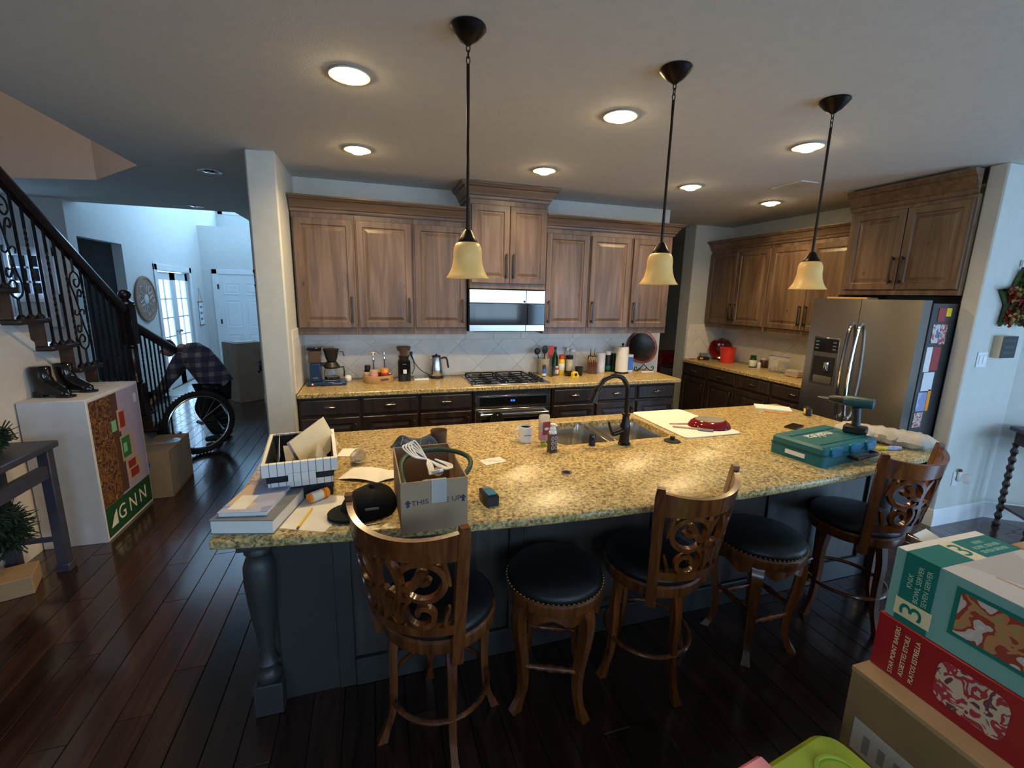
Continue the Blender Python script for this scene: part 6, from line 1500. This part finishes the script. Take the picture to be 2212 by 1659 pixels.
for k in range(5): MB().box(-.0016, -.0012, -.27+.045*k, -.25+.045*k, .035+.01*(k % 2), .10).build('barcode', 'ink_grey', br_, 0)
lw = T('lower_carton', 'open brown carton at the bottom of the stack', 'box', (1.40, .86, 0)); MB().box(0, .56, -.80, 0, 0, .2745, .003).build('carton', 'cardboard', lw)
lb = T('lime_bin', 'lime green plastic bin with a pink handle at the bottom edge', 'bin', (1.165, .60, 0), 8)
MB().prism(rrect(-.20, .20, -.30, .195, .06, 5), 0, .37, .01).build('tub', 'lime_plastic', lb); MB().prism(rrect(-.215, .215, -.315, .215, .07, 6), .372, .415, .02).build('lid', 'lime_plastic', lb); MB().box(-.215, -.075, .12, .232, .395, .432, .012).build('handle', 'pink_plastic', lb)
MB().tube([tuple(p) for p in bez([(.0, .10, .416), (.06, .15, .418), (.12, .14, .418), (.15, .08, .418), (.16, -.1, .416)], 6)], .007, 6, flat=.6).build('lid_ridge', 'lime_plastic', lb)
rc2 = T('open_carton', 'plain cardboard carton behind the teal box at the right edge', 'box', (2.30, .30, 0), 0); MB().box(0, .55, 0, .62, 0, .86, .003).build('carton', 'cardboard', rc2)
pp = sheet('tissue_paper', 'scrap of white tissue sticking out behind the teal box', 'paper', .09, .05, (1.735, .885, .99), (20, 0, 10), 'paper', .002)

# ================================================================ PERSON bending over at the foot of the stairs
def skin(name, mat, verts, edges, parent=None, root=0, sub=2):
    me = bpy.data.meshes.new(name); me.from_pydata([v[:3] for v in verts], edges, [])
    o = bpy.data.objects.new(name, me); C.objects.link(o)
    md = o.modifiers.new('skin', 'SKIN'); md.use_smooth_shade = True
    for i, v in enumerate(verts):
        sv = me.skin_vertices[0].data[i]; r = v[3]; sv.radius = (r, v[4] if len(v) > 4 else r); sv.use_root = (i == root)
    sb = o.modifiers.new('sub', 'SUBSURF'); sb.levels = sub; sb.render_levels = sub
    dg = bpy.context.evaluated_depsgraph_get(); m2 = bpy.data.meshes.new_from_object(o.evaluated_get(dg))
    bpy.data.objects.remove(o); bpy.data.meshes.remove(me); m2.materials.clear()
    return mesh_obj(name, m2, mat, parent, 180)
pe = T('person', 'person in an open plaid shirt and black trousers bending down by the stairs', 'person', (-1.76, 5.88, 0))
# local frame: x to the right (world +X), the person faces -x
hip = (-.02, 0, .66); ch = (-.17, 0, .94); nk = (-.27, -.01, 1.08)
sh = [(-.24, -.16, 1.05), (-.24, .15, 1.05)]; el = [(-.36, -.20, .78), (-.40, .12, .80)]; wr_ = [(-.52, -.26, .545), (-.58, .0, .56)]
kn = [(-.14, -.11, .40), (-.10, .13, .41)]; an = [(.02, -.12, .085), (.06, .14, .085)]; toe = [(-.13, -.12, .035), (-.09, .14, .035)]
V = [(*hip, .13), (-.09, 0, .80, .12), (*ch, .13), (*nk, .055), (-.335, -.01, 1.10, .05)]
E_ = [(0, 1), (1, 2), (2, 3), (3, 4)]
for k in (0, 1):
    b0 = len(V); V += [(*sh[k], .06), (*el[k], .042), (*wr_[k], .028)]; E_ += [(2, b0), (b0, b0+1), (b0+1, b0+2)]
    b0 = len(V); V += [(hip[0], (-.09, .09)[k], .62, .09), (*kn[k], .062), (*an[k], .04)]; E_ += [(0, b0), (b0, b0+1), (b0+1, b0+2)]
body = skin('body', 'skin', V, E_, pe)
skin('head', 'skin', [(-.345, -.01, 1.10, .062), (-.39, -.01, 1.085, .082, .078), (-.425, -.01, 1.045, .076, .070), (-.45, -.01, 1.00, .045)], [(0, 1), (1, 2), (2, 3)], pe)
skin('hair', 'hair', [(-.355, -.01, 1.135, .070), (-.405, -.01, 1.115, .088, .086), (-.445, -.01, 1.075, .070, .072)], [(0, 1), (1, 2)], pe)
MB().ball((-.492, -.01, 1.035), .014, n=8, m=6).build('nose', 'skin', pe); 
for s in (-1, 1): MB().ball((-.475, -.01+s*.032, 1.055), .010, n=8, m=6).build('eye', 'hair', pe); MB().ball((-.39, -.01+s*.082, 1.07), .020, .008, .028, 10, 6).build('ear', 'skin', pe)
# dark tee
skin('tee_shirt', 'pants', [(*hip, .135), (-.09, 0, .80, .128), (*ch, .138), (-.24, 0, 1.05, .085)], [(0, 1), (1, 2), (2, 3)], pe)
# trousers
V = [(hip[0]+.01, 0, .66, .145)]; E_ = []
for k in (0, 1): b0 = len(V); V += [(hip[0], (-.09, .09)[k], .60, .105), (*kn[k], .078), ((kn[k][0]+an[k][0])/2, kn[k][1], .25, .066), (*an[k], .062)]; E_ += [(0, b0), (b0, b0+1), (b0+1, b0+2), (b0+2, b0+3)]
skin('trousers', 'pants', V, E_, pe)
for k in (0, 1): skin('shoe', 'shoe', [(an[k][0]+.03, an[k][1], .045, .042), (an[k][0]-.05, an[k][1], .045, .045, .04), (toe[k][0], toe[k][1], .034, .038, .030)], [(0, 1), (1, 2)], pe)
# open plaid shirt: back and sides as a draped shell, plus sleeves
mb = MB(); n = 18; secs = [((-.285, 0, 1.085), .085, .135), ((-.235, 0, 1.07), .125, .185), ((-.165, 0, .985), .165, .20), ((-.09, 0, .86), .175, .195), ((-.02, 0, .74), .175, .19), ((.045, 0, .62), .165, .185)]
for ti in (0, 1):
    for c, ra, rb_ in secs:
        c = Vector(c); ax = Vector((-.55, 0, .83)); nx = Vector((.83, 0, .55)); rr = 1-.05*ti
        for i in range(n+1):
            a = R(-118+236*i/n); mb.v.append(tuple(c+nx*(ra*rr*math.cos(a))+Vector((0, 1, 0))*(rb_*rr*math.sin(a))+Vector((0, 0, -.012*math.sin(5*a)))))
k = n+1; L = len(secs)
for ti in (0, 1):
    for j in range(L-1):
        for i in range(n): b0 = ti*L*k+j*k+i; mb.f.append((b0, b0+1, b0+k+1, b0+k))
for j in range(L-1):
    for i in (0, n): a0 = j*k+i; mb.f.append((a0, a0+k, L*k+a0+k, L*k+a0))
for j in (0, L-1):
    for i in range(n): a0 = j*k+i; mb.f.append((a0, a0+1, L*k+a0+1, L*k+a0))
shirt = mb.build('plaid_shirt', 'plaid_shirt', pe, 80)
for q in (0, 1):
    s0, e0, w0 = Vector(sh[q]), Vector(el[q]), Vector(wr_[q]); skin('sleeve', 'plaid_shirt', [(*(s0+Vector((.04, 0, .0))), .085), (*s0.lerp(e0, .45), .072), (*e0, .062), (*e0.lerp(w0, .85), .046)], [(0, 1), (1, 2), (2, 3)], shirt)
MB().tube([tuple(p) for p in bez([(-.27, -.145, 1.05), (-.20, -.175, .94), (-.10, -.175, .80), (.0, -.165, .67)], 6)], .010, 6, flat=.5).build('shirt_edge', 'shirt_line', shirt)
# hands: palm and five bent fingers each
for q in (0, 1):
    w0 = Vector(wr_[q]); d = (w0-Vector(el[q])).normalized(); side = Vector((0, 1, 0)).cross(d).cross(d)*-1; side = Vector((0, 1, 0)); nrm = d.cross(side).normalized()
    pm = skin('palm', 'skin', [(*w0, .026, .020), (*(w0+d*.045), .038, .016), (*(w0+d*.085), .036, .014)], [(0, 1), (1, 2)], pe)
    for f_i, (off, ln) in enumerate(((-.030, .060), (-.010, .072), (.010, .068), (.028, .052))):
        b = w0+d*.08+side*off; skin('finger', 'skin', [(*b, .009), (*(b+d*ln*.5-nrm*.008), .0085), (*(b+d*ln*.85-nrm*.022), .007), (*(b+d*ln-nrm*.034), .006)], [(0, 1), (1, 2), (2, 3)], pm, sub=1)
    b = w0+d*.03+side*(-.03 if q else .03); sgn = -1 if q else 1; skin('thumb', 'skin', [(*b, .011), (*(b+d*.025+side*sgn*.022), .010), (*(b+d*.05+side*sgn*.026-nrm*.01), .007)], [(0, 1), (1, 2)], pm, sub=1)
